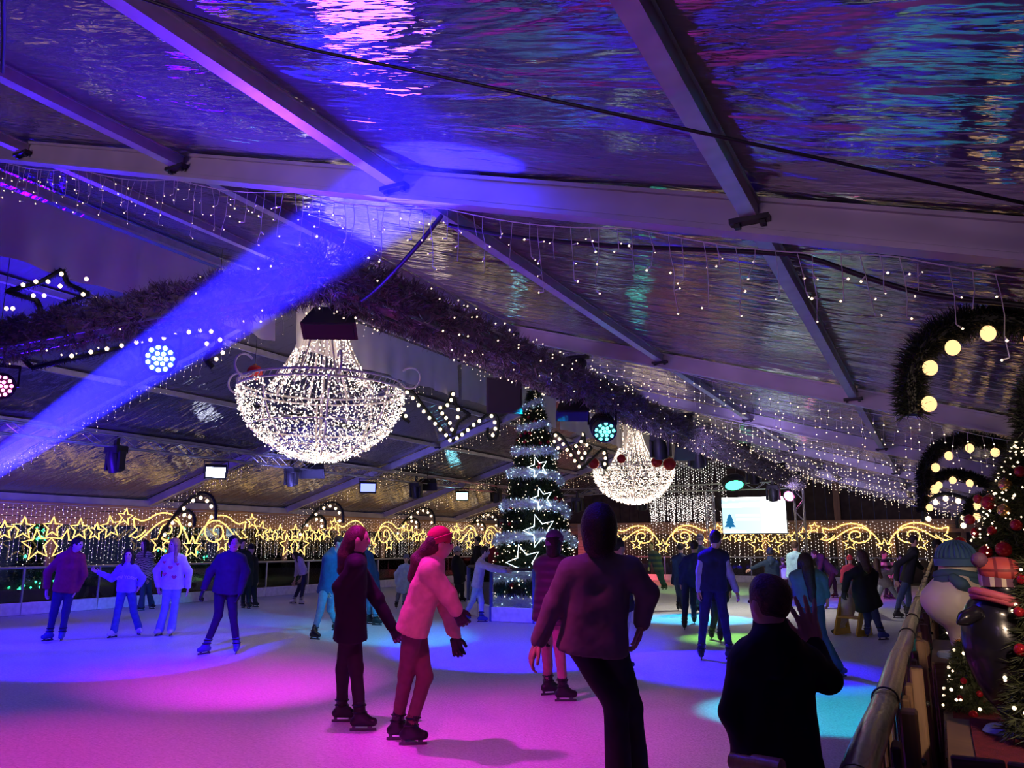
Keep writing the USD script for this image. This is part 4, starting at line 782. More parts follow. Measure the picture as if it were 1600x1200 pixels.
    if gloves is None:
        bare = [sdf(h, .0045, .006) if hands_fine and hands_fine[i] else hull_hand(h) for i, h in enumerate(hs)]
        try:
            man = lambda q: manifold3d.Manifold(manifold3d.Mesh(np.asarray(q[0], np.float32), np.asarray(q[1], np.uint32)))
            u = man(bm)
            for q in bare: u = u + man(q)
            if u.num_tri() < len(bm[1]): raise ValueError
            bm = vf(u)
        except Exception: bm = cat([bm] + bare)
    else:
        for h in hs: obj('glove', sdf([(p[0], p[1], p[2], p[3] + .004, p[4] + .004) for p in h] + [], .007 if cell < .02 else .011, .006), gloves, t, smooth=True)
    obj('body', bm, skin, t, smooth=True)
    # clothes
    kk = .03 * s
    tp = tor(puff, hem + .07) + [q for i in (0, 1) for q in arm(puff * .8 + .006, i, sleeves_to)] + [c(N - ax * .02, N + ax * .06 * s, .07, .09)]
    if hood or collar: tp += [c(N - ax * .01, N + Z * .05 * s + unit(H - N) * .02, .085, .078)]
    if hood: tp += [('c', N - fwd * .05 * s - lat * .06 * s, N - fwd * .05 * s + lat * .06 * s, .06 * s, .06 * s), ('c', N - fwd * .06 * s + Z * .03, N - fwd * .075 * s - Z * .09 * s, .06 * s, .05 * s)]
    cut = [(P + ax * (hem + .03) * s, -ax)]
    if coat:                                                             # a long coat: skirt from the waist to the hem, swinging with the thighs
        m = (kn[0] + kn[1]) / 2 + Z * .05; dn = unit(m - P); E_ = P + dn * coat * s
        tp += [c(P - lat * .06 * s, E_ - lat * (.06 + fl) * s, .115 + puff, .115 + puff + fl), c(P + lat * .06 * s, E_ + lat * (.06 + fl) * s, .115 + puff, .115 + puff + fl)]; cut = [(P + dn * (coat - .02) * s, -dn)]
    mt = cloth(top, kind=topkind, col2=top2) if not isinstance(top, str) else top
    if sleeve:
        obj('sleeves', sdf([q for i in (0, 1) for q in arm(puff * .7 + .004, i, sleeves_to)], cell, kk, wob=wob), cloth(sleeve), t, smooth=True)
        tp = tor(puff + .008, hem + .07) + [c(N - ax * .02, N + ax * .06 * s, .07, .09)]
    obj('coat' if coat else 'jacket', sdf(tp, cell, kk, cut, wob=wob, seed=len(label)), mt, t, smooth=True)
    lg = [q for i in (0, 1) for q in leg(.008, i, flare, 1.0)] + [c(P - lat * .045 * s - ax * .04, P + lat * .045 * s - ax * .03, .08, .08)]
    obj('trousers', sdf(lg, cell, kk, [(an[0] * .5 + an[1] * .5 + Z * (.02 - .3), Z)], wob=wob * .8, seed=3), cloth(trou), t, smooth=True)
    for i in (0, 1):
        td = fwd if toes is None else A3(math.sin(math.radians(toes[i])) * R_ - math.cos(math.radians(toes[i])) * A_)
        a = an[i]; shin = unit(kn[i] - a); g = a - Z * .13 * s; tn = np.cross(td, Z)
        bt = sdf([c(a + shin * .02, a + shin * .13 * s, .05, .056), c(a - Z * .05 * s - td * .05 * s, a - Z * .055 * s + td * .12 * s, .042, .038), c(a, a - Z * .03 * s + td * .05 * s, .05, .045)], min(cell, .016), .03 * s, [(a + shin * .13 * s, -shin)])
        b = obj('skate_boot', bt, boots, t, smooth=True)
        obj('blade', cat([beam(g - td * .09 * s + Z * .012, g + td * .145 * s + Z * .012, .006, .024), beam(g - td * .07 * s + Z * .035 * s, g - td * .04 * s + Z * .035 * s, .012, .05 * s), beam(g + td * .07 * s + Z * .035 * s, g + td * .11 * s + Z * .035 * s, .012, .05 * s), ]), 'blade_steel', b)
        obj('strap', cat([tube([a + shin * h * s + (td * math.cos(q) + tn * math.sin(q)) * (.058 + .004) * s for q in np.arange(0, 2 * PI, PI / 5)], .008 * s, 4, closed=True) for h in (.03, .09)]), 'strap', b)
    # head: eyes, mouth, hair or hat
    for sd in (-1, 1): obj('eye', ball(H + hf * .083 * s + hl * sd * .031 * s + Z * .004 * s, A3([.012, .012, .008]) * s, 1), 'eye_dark', t)
    obj('mouth', ball(H + hf * .081 * s - Z * .06 * s, A3([.022, .022, .006]) * s, 1), 'lip', t)
    if glasses: obj('glasses', cat([tube([H + hf * .102 * s + hl * (sd * .034 + .026 * math.cos(q)) * s + Z * (.004 + .02 * math.sin(q)) * s for q in np.arange(0, 2 * PI, PI / 6)], .003, 4, closed=True) for sd in (-1, 1)] + [tube([H + hf * .1 * s + hl * sd * .06 * s, H + hl * sd * .082 * s], .003, 4) for sd in (-1, 1)]), 'cable', t)
    cf = min(cell, .016)
    if hair:
        hp_ = [('e', H + Z * .03 * s - hf * .014 * s, A3([.087, .102, .105]) * s * vol, HR)]
        carve = [('e', H + hf * .09 * s - Z * .045 * s, A3([.072, .075, .095]) * s, HR), ('e', H - Z * .17 * s - hf * .02, A3([.2, .2, .11]) * s, HR)] if not long_ else [('e', H + hf * .095 * s - Z * .035 * s, A3([.066, .08, .085]) * s, HR)]
        if bob: carve = carve[:1]; hp_ += [c(H - hf * .03 * s, H - hf * .035 * s - Z * .085 * s, .088 * vol, .078 * vol)]
        if long_:
            e = N + ax * long_ * s - fwd * (.10 * s + puff); hp_ += [c(H - hf * .05 * s, N - fwd * (.075 * s + puff) + Z * .03, .08, .075), c(N - fwd * (.07 * s + puff), e, .085, .05)]
            if long_ > .12: hp_ += [c(H + hl * .065 * s, N + hl * .09 * s + hf * .03 - Z * .1, .035, .035), c(H - hl * .065 * s, N - hl * .09 * s + hf * .03 - Z * .1, .035, .035)]
        obj('hair', sdf(hp_, cf, .03 * s, wob=.012, seed=5, carve=carve), hair, t, smooth=True)
    if hat:
        hm = obj('knit_hat', sdf([('e', H + Z * .05 * s - hf * .01, A3([.092, .108, .105]) * s, HR)], cf, .02, [(H + Z * .02 * s, Z + hf * .38)]), hat, t, smooth=True)
        v, f = lathe([(.086, -.03), (.095, -.028), (.097, .02), (.09, .026)], 20); v[:, 2] -= v[:, 1] * -.36; v = (v * s * [1, 1.14, 1]) @ HR + H + Z * .038 * s - hf * .01; obj('brim', (v, f), hat, hm, smooth=40)
        if pom: obj('pompom', ball(H + Z * .17 * s - hf * .02, .035 * s, 2), hat, hm, smooth=True)
    if extra: extra(t, dict(H=H, N=N, P=P, fwd=fwd, lat=lat, ax=ax, d=d, s=s, R=R_, A=A_, G=G, kn=kn, el=el, wr=wr, puff=puff))
    return t
def on_front(txt, h, dy, m='white_board'):
    def f(t, q):
        v, fc = vf(meshkit.text_mesh(txt, h, .004, True)); v = v - [(v[:, 0].max() + v[:, 0].min()) / 2, 0, 0]; xr = -q['lat'] if q['fwd'] @ q['A'] > 0 else q['lat']
        o = q['N'] + q['ax'] * dy; v[:, 1] += -1.1 * v[:, 0]**2; v[:, 2] += .205 - 2.2 * v[:, 0]**2 - .05
        obj('chest_lettering', (o + v[:, :1] * xr - v[:, 1:2] * q['ax'] + (v[:, 2:] - .02) * q['fwd'], fc), m, t)
    return f
def hearts(t, q):
    a = np.linspace(0, 2 * PI, 24); hx, hy = 16 * np.sin(a)**3 / 16, (13 * np.cos(a) - 5 * np.cos(2 * a) - 2 * np.cos(3 * a) - np.cos(4 * a)) / 16
    m = trimesh.creation.extrude_polygon(__import__('shapely').Polygon(np.c_[hx, hy]), .01); v0, f0 = np.array(m.vertices), np.array(m.faces)
    for x, y, r in ((-.01, .22, .042), (.06, .40, .045), (-.12, .34, .04), (.11, .16, .03), (-.13, .12, .03)):
        o = q['N'] + q['ax'] * y + q['lat'] * x + q['fwd'] * (.163 - 1.9 * x * x); obj('heart', (o + v0[:, :1] * r * q['lat'] - v0[:, 1:2] * r * q['ax'] + v0[:, 2:] * q['fwd'], f0), cloth((.65, .08, .22)), t)
def backpack(t, q):
    o = q['N'] + q['ax'] * .22 - q['fwd'] * .19; v, f = bevel((0, 0, 0), (.24, .12, .3), .04); obj('backpack', (v @ A3([q['lat'], q['fwd'], A3([0, 0, 1])]) + o, f), cloth((.6, .58, .56)), t)
def bag_white(t, q): pass
DK, NV = (.012, .012, .016), (.012, .016, .05)
GL = 'boot_dark'
N_ = 'person'
# near people
person('boy with short brown hair in a black hoodie holding up an open hand', (1201, 943), (1213, 1178), (((1146, 1112), (1170, 1180)), ((1292, 1062, .0), (1271, 1004, .10))), ((1195, 1300), (1235, 1300)), ((1190, 1440), (1235, 1440)), face=172, head=205, s=.84, d=2.98, top=(.006, .006, .008), hem=.10, puff=.02, trou=(.01, .01, .012), hair='hair_brown', hood=True, cell=.011, skin='skin', neck=(1205, 1003), shoulders=((1163, 1038), (1262, 1035)), wob=.006,
       hands_fine=(None, (dict(curl=.10, spread=.26), A3([_cy, _sy, 0]) * -.22 + A3([0, 0, 1.]), A3([-_sy, _cy, 0]), -1)), sleeves_to=.9)
person('person with dark bob, grey shirt and black trousers leaning into a turn', (936, 826), (927, 995), (((866, 945), (842, 1000)), ((1012, 925), (1003, 972))), ((962, 1100), (985, 1105)), ((972, 1330), (1000, 1310)), face=178, s=1.02, top=(.15, .13, .13), hem=.05, puff=.02, trou=DK, hair='hair_dark', vol=1.12, bob=True, cell=.013, neck=(938, 876), shoulders=((893, 892), (983, 889)), flare=.03)
person('woman with pink tinged hair in a long black coat and leggings, second from the front', (560, 843), (549, 962), (((531, 918), (535, 960)), ((589, 936), (612, 978))), ((536, 1045), (556, 1045)), ((533, 1128), (562, 1142)), face=100, head=95, top=(.005, .005, .007), coat=.21, fl=.02, puff=.03, trou=(.02, .016, .018), hair='hair_brown', long_=.12, cell=.014, neck=(557, 870), gloves=GL, toes=(90, 95), wide=.16)
person('woman in a red knit hat and peach puffer jacket bending forward with black gloves', (688, 850), (647, 975), (((700, 930), (712, 952)), ((699, 950), (710, 995))), ((634, 1055), (664, 1058)), ((620, 1156), (640, 1164)), face=95, head=100, top=(.56, .33, .24), hem=.02, puff=.05, trou=(.16, .06, .07), hair='hair_brown', long_=.12, hat=cloth((.5, .03, .07)), cell=.013, neck=(677, 880), gloves=GL, toes=(90, 95), wide=.17, topkind='plain', hood=True)
person('person in a purple knit hat, dark quilted vest and pink trousers seen from behind', (867, 849), (862, 955), (((851, 918), (852, 985)), ((884, 920), (889, 960))), ((854, 1004), (874, 1008)), ((857, 1086), (880, 1096)), face=150, head=140, top=(.07, .03, .06), hem=.08, puff=.035, trou=(.42, .16, .20), hair='hair_dark', hat=cloth((.20, .08, .22)), cell=.015, neck=(864, 873), gloves=GL, collar=True, bob=True, sleeve=(.16, .10, .18), topkind='quilt', toes=(110, 95))
person('tall man in a black hooded jacket with pale sleeves seen from behind beyond the boy', (1118, 842), (1114, 917), (((1094, 893), (1092, 922)), ((1140, 898), (1150, 922))), ((1100, 965), (1131, 962)), ((1096, 1031), (1141, 1030)), face=175, head=150, top=NV, hem=.02, puff=.03, trou=(.02, .02, .06), hair='hair_dark', sleeve=(.4, .38, .5), cell=.016, hood=True, toes=(170, 120), gloves=None, neck=(1115, 862))
# left group
person('man in a dark red hooded jacket looking to the right at the far left', (121, 851), (101, 921), (((75, 894), (73, 921)), ((131, 897), (119, 922))), ((84, 958), (103, 955)), ((76, 1001), (96, 1001)), face=20, head=80, top=(.30, .03, .05), hem=.0, puff=.035, trou=(.03, .04, .10), hair='hair_dark', hood=True, boots='boot_blue', skin='skin_pale', cell=.02, neck=(112, 865), toes=(-20, 20))
person('girl in a lilac sweatshirt with lettering and flared jeans stretching one arm aside', (201, 867), (198, 921), (((175, 904), (155, 895)), ((223, 903), (219, 914))), ((184, 956), (209, 955)), ((177, 996), (216, 992)), face=5, head=15, s=.94, top=(.36, .32, .62), hem=.0, puff=.03, trou=(.08, .14, .34), flare=.02, hair='hair_dark', long_=.16, boots='boot_white', skin='skin_pale', cell=.02, extra=on_front('NEW YORK', .055, .24), toes=(-20, 40))
person('woman with long dark hair in a zebra patterned jacket behind the girl in lilac', (226, 851), (227, 902), (((213, 885), (217, 905)), ((238, 883), (234, 903))), ((223, 928), (233, 926)), ((220, 954), (236, 951)), face=-15, head=-40, top=(.03, .025, .03), top2=(.42, .32, .25), topkind='zebra', hem=.02, puff=.03, trou=(.03, .05, .10), flare=.03, hair='hair_dark', long_=.2, skin='skin_pale', cell=.024, toes=(-60, 60))
person('blonde woman in a white sweater with red hearts and light flared jeans', (272, 851), (270, 912), (((245, 892), (247, 915)), ((295, 893), (294, 918))), ((258, 950), (273, 950)), ((249, 993), (267, 993)), face=8, head=-25, top=(.74, .72, .75), hem=.05, puff=.035, trou=(.36, .46, .66), flare=.03, hair='hair_blond', long_=.16, boots='boot_white', skin='skin_pale', cell=.02, extra=hearts, toes=(-10, 10))
person('man in dark clothes and grey skates with strapped boots facing the viewer', (366, 849), (353, 920), (((329, 893), (318, 922)), ((385, 893), (375, 925))), ((341, 962), (364, 960)), ((321, 1022), (369, 1021)), face=10, head=25, top=(.03, .03, .06), hem=.03, puff=.03, trou=(.02, .02, .05), hair='hair_dark', gloves=GL, boots='boot_blue', skin='skin_pale', cell=.018, toes=(-30, 15), neck=(362, 866))
person('person in black behind the dark man, left of two', (380, 849), (383, 903), (((374, 880), (375, 903)), ((393, 880), (393, 903))), ((380, 927), (388, 927)), ((379, 950), (388, 951)), face=40, top=DK, coat=.25, trou=DK, hair='hair_dark', cell=.026)
person('person in a black cap and black coat behind the dark man, right of two', (393, 858), (393, 905), (((385, 885), (387, 905)), ((401, 885), (401, 905))), ((389, 927), (397, 927)), ((388, 947), (398, 948)), face=60, top=DK, hem=.1, trou=DK, hat=cloth((.012, .012, .014)), cell=.026)
person('young woman with long dark hair bending forward in a pale jacket and white skates', (461, 868), (474, 896), (((463, 895), (460, 908)), ((477, 890), (470, 905))), ((467, 920), (473, 920)), ((459, 943), (470, 944)), face=-50, head=-60, s=.9, top=(.55, .46, .55), hem=.0, puff=.02, trou=(.03, .03, .08), hair='hair_dark', long_=.14, boots='boot_white', cell=.024, neck=(466, 872), toes=(-90, 60))
person('person with glasses in a teal blue winter coat looking right', (531, 848), (512, 918), (((507, 893), (511, 922)), ((530, 895), (528, 920))), ((500, 956), (516, 952)), ((490, 999), (525, 985)), face=60, head=75, top=(.03, .10, .22), coat=.1, hood=True, puff=.035, trou=(.16, .28, .42), hair='hair_dark', glasses=True, skin='skin_pale', cell=.02, neck=(520, 866), toes=(60, 80))
person('person in a dark blue coat behind the woman in the long black coat', (572, 848), (580, 915), (((568, 890), (570, 920)), ((588, 900), (592, 932))), ((577, 945), (585, 945)), ((577, 975), (587, 977)), face=70, top=(.012, .018, .06), coat=.25, puff=.03, trou=(.1, .2, .3), hair='hair_dark', gloves=GL, cell=.024)
person('child in a grey knit hat and long pale blue coat', (635, 873), (631, 912), (((619, 897), (620, 912)), ((642, 895), (641, 910))), ((622, 932), (632, 932)), ((619, 951), (631, 952)), face=10, s=.85, top=(.46, .60, .66), coat=.3, puff=.035, trou=(.2, .25, .3), hat=cloth((.16, .17, .2)), hair='hair_brown', cell=.024, skin='skin_pale')
person('boy in a lilac sweatshirt and light jeans holding on to the tree barrier', (758, 862), (746, 911), (((768, 889, -.1), (789, 892, -.1)), ((770, 886), (792, 889))), ((739, 938), (752, 939)), ((726, 970), (752, 972)), face=85, head=90, s=.95, top=(.56, .50, .66), hem=.05, puff=.03, trou=(.42, .56, .72), hair='hair_dark', boots='boot_blue', cell=.02, skin='skin_pale', neck=(752, 876), toes=(110, 95))
person('person in a pointed grey hood and black jacket behind the tree barrier', (715, 862), (718, 905), (((708, 888), (712, 902)), ((727, 888), (724, 902))), ((714, 922), (722, 922)), ((714, 940), (722, 940)), face=60, d=22.3, top=DK, puff=.03, trou=DK, hat=cloth((.3, .3, .36)), hair='hair_dark', cell=.028, hood=True)
person('dark haired man in a black jacket behind the tree barrier, leaning left', (746, 845), (751, 900), (((738, 876), (735, 892)), ((758, 876), (752, 895))), ((747, 918), (755, 918)), ((747, 934), (755, 934)), face=-60, d=23.3, top=DK, puff=.03, trou=DK, hair='hair_dark', cell=.028)
person('person in a red jacket at the left edge of the tall tree', (774, 847), (772, 895), (((766, 872), (767, 890)), ((780, 872), (779, 890))), ((769, 912), (776, 912)), ((769, 929), (776, 929)), face=30, d=24.5, top=(.35, .03, .04), puff=.03, trou=DK, hair='hair_dark', cell=.03)
# middle and right group
person('person in dark sleeves and white trousers half hidden by the leaning person', (966, 855), (972, 945), (((957, 905), (960, 935)), ((981, 908), (978, 940))), ((968, 985), (974, 988)), ((969, 1046), (977, 1048)), face=120, top=DK, hem=.02, puff=.025, trou=(.5, .5, .6), hair='hair_dark', cell=.02, gloves=GL)
person('distant skater in a dark patterned top gliding on one side near the far barrier', (1017, 852), (1029, 888), (((1016, 870), (1014, 885)), ((1031, 870), (1033, 884))), ((1031, 904), (1035, 904)), ((1036, 921), (1041, 921)), face=-30, top=(.10, .07, .07), top2=(.02, .03, .08), topkind='stripe', puff=.02, trou=(.02, .04, .07), hair='hair_brown', cell=.03, neck=(1019, 862))
person('man in a dark jacket with a grey shirt tail, left of the dark suited skaters', (1063, 856), (1062, 903), (((1054, 882), (1053, 903)), ((1071, 882), (1071, 903))), ((1061, 930), (1066, 930)), ((1060, 954), (1066, 955)), face=170, top=(.015, .02, .07), hem=.14, trou=(.015, .02, .05), hair='hair_dark', cell=.026)
person('man in a dark blue jacket with a white collar seen from behind', (1085, 854), (1078, 907), (((1065, 885), (1064, 910)), ((1094, 885), (1094, 910))), ((1071, 945), (1083, 942)), ((1070, 984), (1085, 975)), face=165, head=150, top=(.015, .02, .10), hem=.08, puff=.03, trou=(.015, .02, .07), hair='hair_dark', cell=.022)
person('person in a grey cap mostly hidden behind two dark blue jackets', (1094, 843), (1092, 900), (((1084, 875), (1083, 898)), ((1103, 875), (1103, 898))), ((1088, 930), (1094, 930)), ((1088, 958), (1094, 958)), face=165, top=(.03, .035, .06), trou=(.03, .07, .06), hat=cloth((.14, .13, .13)), cell=.028)
person('child in dark clothes half hidden behind the tall man with pale sleeves', (1124, 868), (1121, 930), (((1112, 905), (1112, 925)), ((1136, 903), (1140, 920))), ((1118, 962), (1128, 962)), ((1112, 1000), (1126, 1004)), face=170, top=DK, trou=(.02, .02, .06), hair='hair_dark', cell=.024)
person('person in a dark hood stretching an arm out to the left', (1203, 864), (1206, 902), (((1188, 882), (1173, 889)), ((1214, 886), (1216, 900))), ((1202, 925), (1209, 925)), ((1201, 948), (1209, 948)), face=170, top=(.012, .03, .06), trou=DK, hair='hair_dark', cell=.026, hood=True, hat=cloth((.012, .014, .03)))
person('child in a wine red jacket with a pale backpack above the boy', (1223, 876), (1225, 908), (((1215, 894), (1215, 906)), ((1233, 894), (1233, 906))), ((1222, 926), (1228, 926)), ((1222, 944), (1229, 944)), face=178, s=.72, top=(.10, .02, .04), trou=DK, hair='hair_brown', cell=.024, extra=backpack)
person('person in a pale turquoise jacket above the long haired girl', (1242, 853), (1240, 898), (((1232, 877), (1232, 896)), ((1251, 877), (1251, 896))), ((1237, 918), (1244, 918)), ((1237, 938), (1244, 938)), face=150, d=21, top=(.35, .62, .64), trou=(.1, .12, .16), hair='hair_brown', cell=.026)
person('girl with very long dark hair in a teal denim jacket behind the raised hand', (1258, 878), (1266, 938), (((1246, 912), (1248, 935)), ((1285, 905), (1291, 930))), ((1266, 985), (1283, 990)), ((1274, 1050), (1309, 1058)), face=175, s=.98, top=(.06, .17, .22), hem=.02, puff=.035, trou=(.02, .06, .09), flare=.03, hair='hair_dark', long_=.36, cell=.018, boots='boot_blue', neck=(1260, 893), toes=(160, 110))
person('man in a dark jacket bending far forward to the left', (1272, 866), (1300, 893), (((1279, 897), (1276, 915)), ((1284, 895), (1282, 913))), ((1296, 913), (1304, 910)), ((1290, 938), (1306, 934)), face=-80, top=(.03, .03, .045), puff=.03, trou=DK, hair='hair_brown', cell=.026, neck=(1278, 868))
person('child in a red helmet and red jacket beside the woman in the long black coat', (1328, 874), (1322, 908), (((1316, 893), (1316, 904)), ((1330, 893), (1330, 904))), ((1320, 920), (1325, 920)), ((1319, 938), (1326, 938)), face=150, s=.7, d=18.5, top=(.5, .04, .06), trou=DK, hat=cloth((.7, .04, .05)), cell=.024)
person('woman in long black coat and blue skates pushing a yellow skating aid', (1346, 870), (1350, 918), (((1325, 900), (1320, 922)), ((1366, 898), (1365, 922))), ((1356, 965), (1369, 965)), ((1356, 995), (1379, 1000)), face=195, top=(.008, .008, .010), coat=.40, fl=.03, puff=.045, trou=(.03, .04, .14), hair='hair_brown', long_=.05, cell=.018, boots='boot_blue', toes=(150, 110), hood=True, gloves=GL)
person('girl with long light brown hair in an olive hoodie lunging to the right', (1370, 879), (1383, 912), (((1370, 903), (1385, 905)), ((1392, 895), (1396, 888))), ((1372, 933), (1400, 930)), ((1366, 958), (1417, 957)), face=150, s=.85, top=(.22, .20, .17), trou=(.30, .34, .34), hair='hair_brown', long_=.25, cell=.022, toes=(150, 100))
person('person in a black and white striped top beyond the olive hoodie', (1381, 866), (1389, 900), (((1375, 885), (1378, 897)), ((1399, 882), (1404, 890))), ((1386, 918), (1393, 918)), ((1385, 936), (1393, 936)), face=40, top=(.02, .02, .025), top2=(.6, .5, .45), topkind='stripe', trou=DK, hair='hair_brown', cell=.026)
person('child in a black T-shirt with bare arms next to the man in black', (1407, 872), (1408, 905), (((1398, 890), (1394, 903)), ((1416, 890), (1416, 902))), ((1405, 921), (1411, 921)), ((1404, 938), (1412, 938)), face=-30, s=.8, top=(.015, .02, .05), trou=DK, hair='hair_brown', sleeves_to=.05, cell=.024)
person('tall dark haired man in black with blue jeans standing at the rail', (1428, 845), (1417, 903), (((1401, 883), (1401, 907)), ((1431, 880), (1440, 888))), ((1406, 935), (1420, 935)), ((1402, 966), (1420, 962)), face=75, head=90, top=(.012, .012, .016), hem=.06, puff=.035, trou=(.04, .06, .13), hair='hair_dark', cell=.02, skin='skin')
person('dark haired person in black outside the rail beside the tall man', (1465, 852), (1473, 905), (((1466, 880), (1471, 890)), ((1481, 878), (1488, 886))), ((1470, 935), (1476, 935)), ((1470, 966), (1477, 966)), face=60, d=16, top=(.012, .012, .014), hem=.06, trou=DK, hair='hair_dark', cell=.024)
# child on a yellow skating aid
def small_child():
    t = thing('person', 'toddler in a beige snowsuit sitting on the yellow skating aid', 'person'); o = ice(1326, 990); d = deep(o); J = lambda x, y, z=0.: at(x, y, d + z)
    b = [('c', J(1325, 935), J(1324, 955), .11, .13), ('c', J(1322, 957), J(1312, 968), .08, .065), ('c', J(1312, 968), J(1309, 985), .06, .05), ('c', J(1327, 957, .1), J(1318, 968, .1), .08, .065), ('c', J(1318, 968, .1), J(1314, 985, .1), .06, .05), ('c', J(1319, 935), J(1318, 948), .055, .045), ('c', J(1331, 935), J(1333, 952), .055, .045)]
    obj('body', sdf([('e', J(1327, 918), A3([.085, .085, .095]), np.eye(3)), ('c', J(1327, 922), J(1325, 940), .05, .06), ('c', J(1325, 935), J(1324, 955), .09, .1)], .02, .02), 'skin_pale', t, smooth=True)
    obj('snowsuit', sdf(b, .02, .03, wob=.006), cloth((.48, .42, .36)), t, smooth=True)
    obj('hood', sdf([('e', J(1327, 918) + A3([0, .03, .02]), A3([.105, .1, .115]), np.eye(3))], .018, .02, carve=[('e', J(1320, 919, -.08), A3([.07, .07, .08]), np.eye(3))]), cloth((.48, .42, .36)), t, smooth=True)
    for q in ((1309, 985, 0), (1314, 985, .1)): obj('shoe', ball(J(*q) + A3([-.03, -.02, -.02]), A3([.09, .07, .05]), 2), 'boot_dark', t, smooth=True)
small_child()
plain('aid_yellow', (.55, .36, .03), .4)
def skating_aid(o, rz, label, h=.62, w=.42, l=.62):
    t = thing('skating_aid', label, 'skating aid', loc=o, rz=rz)
    for s_ in (-1, 1):
        pts = [(-l * .5, .0), (l * .42, .0), (l * .2, h), (l * .04, h)]
        m = trimesh.creation.extrude_polygon(__import__('shapely').Polygon(pts).buffer(.03).difference(__import__('shapely').Polygon([(-l * .2, .1), (l * .24, .1), (l * .12, h * .62)]).buffer(.02)), .035); v = np.array(m.vertices); obj('side', (np.stack([v[:, 0], v[:, 2] - .0175 + s_ * w * .5, v[:, 1] + .03], 1), np.array(m.faces)), 'aid_yellow', t)
    obj('seat', bevel((-.08, 0, h * .52), (.3, w, .04), .012), 'aid_yellow', t); obj('handle', tube([(l * .12, -w * .62, h + .04), (l * .12, w * .62, h + .04)], .022, 8), 'aid_yellow', t, smooth=40)
    for s_ in (-1, 1): obj('runner', beam((-l * .55, s_ * w * .5, .012), (l * .5, s_ * w * .5, .012), .03, .024), 'bare_metal', t)
skating_aid(ice(1334, 992), 70, 'yellow plastic skating aid carrying the toddler in front of the long black coat')
def wooden_aid():
    t = thing('skating_aid', 'wooden bar of a skating aid held by the boy at the bottom edge', 'skating aid'); a, b = at(1142, 1188, 2.85), at(1222, 1202, 2.72)
    obj('handle', tube([a, a + (b - a) * .5, b], .026, 10), 'wood_aid', t, smooth=40); obj('grip', tube([a + (b - a) * .45, b], .034, 10), 'wood_aid', t, smooth=40)
    for q in (a + (b - a) * .12, a + (b - a) * .95): obj('leg', tube([q, [q[0], q[1] + .25, .03]], .024, 8), 'wood_aid', t, smooth=40)
    for q in (a + (b - a) * .12, a + (b - a) * .95): obj('runner', beam((q[0], q[1] - .1, .015), (q[0], q[1] + .55, .015), .05, .03), 'wood_aid', t)
wood('wood_aid', (.60, .32, .10), (.8, .48, .18), (8, 8, 1), rough=.35)
wooden_aid()
# ---------------------------------------------------------------- right side: rail, stepped planter, figures, baubled trees
mat('rail_wrap', {'co': ('texture_coordinate', {}), 'mp': ('mapping', {'scale': (30, 6, 30)}), 'n': ('noise_texture', {'scale': 1.5, 'detail': 4, 'distortion': 1}), 'r': ('rgb_ramp', {'ramp': [(.3, (.10, .06, .04)), (.7, (.17, .11, .075))]}), 'b': ('bump', {'strength': .4, 'distance': .006}), 'p': ('principled_bsdf', {'roughness': .2, 'specular_ior_level': .7})},
    [('co.object', 'mp.vector'), ('mp.vector', 'n.vector'), ('n.fac', 'r.fac'), ('r.color', 'p.base_color'), ('n.fac', 'b.height'), ('b.normal', 'p.normal')])
def right_rail():
    t = thing('rink_barrier', 'wooden rink barrier with a glossy wrapped hand rail running away on the right', 'barrier'); X = -.23
    ys = np.arange(1.0, 36.5, 1.25)
    for k, y in enumerate(ys):
        prof = [(.046 * math.cos(a), .042 * math.sin(a)) for a in np.arange(0, 2 * PI, PI / 8)]
        P = np.array([[[X + x, yy, 1.075 + z + .008 * math.sin(yy * 3.1)] for x, z in prof] for yy in np.linspace(y + .006, y + 1.244, 8)]).reshape(-1, 3); i, j = np.meshgrid(np.arange(7), np.arange(16), indexing='ij'); j2 = (j + 1) % 16
        f = np.vstack([np.stack([i * 16 + j, (i + 1) * 16 + j2, i * 16 + j2], -1).reshape(-1, 3), np.stack([i * 16 + j, (i + 1) * 16 + j, (i + 1) * 16 + j2], -1).reshape(-1, 3)])
        if y < 24:
            obj('rail_wrap', (P, f), 'rail_wrap', t, smooth=True); obj('joint_ring', tube([(X + (.047) * math.cos(a), y, 1.075 + .043 * math.sin(a)) for a in np.arange(0, 2 * PI, PI / 8)], .0035, 4, closed=True), 'black_metal', t)
        else: obj('rail_wrap', (P, f), 'rail_wrap', t, smooth=True)
        obj('post', bevel((X + .075, y + .02, .52), (.06, .10, 1.04), .008), 'wood_post', t)
        for q in (.36, .72, 1.06)[:2 if y < 12 else 1]: obj('upright', bevel((X + .055, y + q, .53), (.03, .11, 1.0), .006), 'wood_plank', t)
        obj('kick_board', bevel((X - .02, y + .62, .15), (.05, 1.236, .29), .01), 'white_board', t)
        obj('screen', box((X - .01, y + .62, .67), (.012, 1.2, .74)), 'pane', t)
        obj('bolt', ball((X + .11, y + .02, .86), .014, 1), 'black_metal', t)
right_rail()
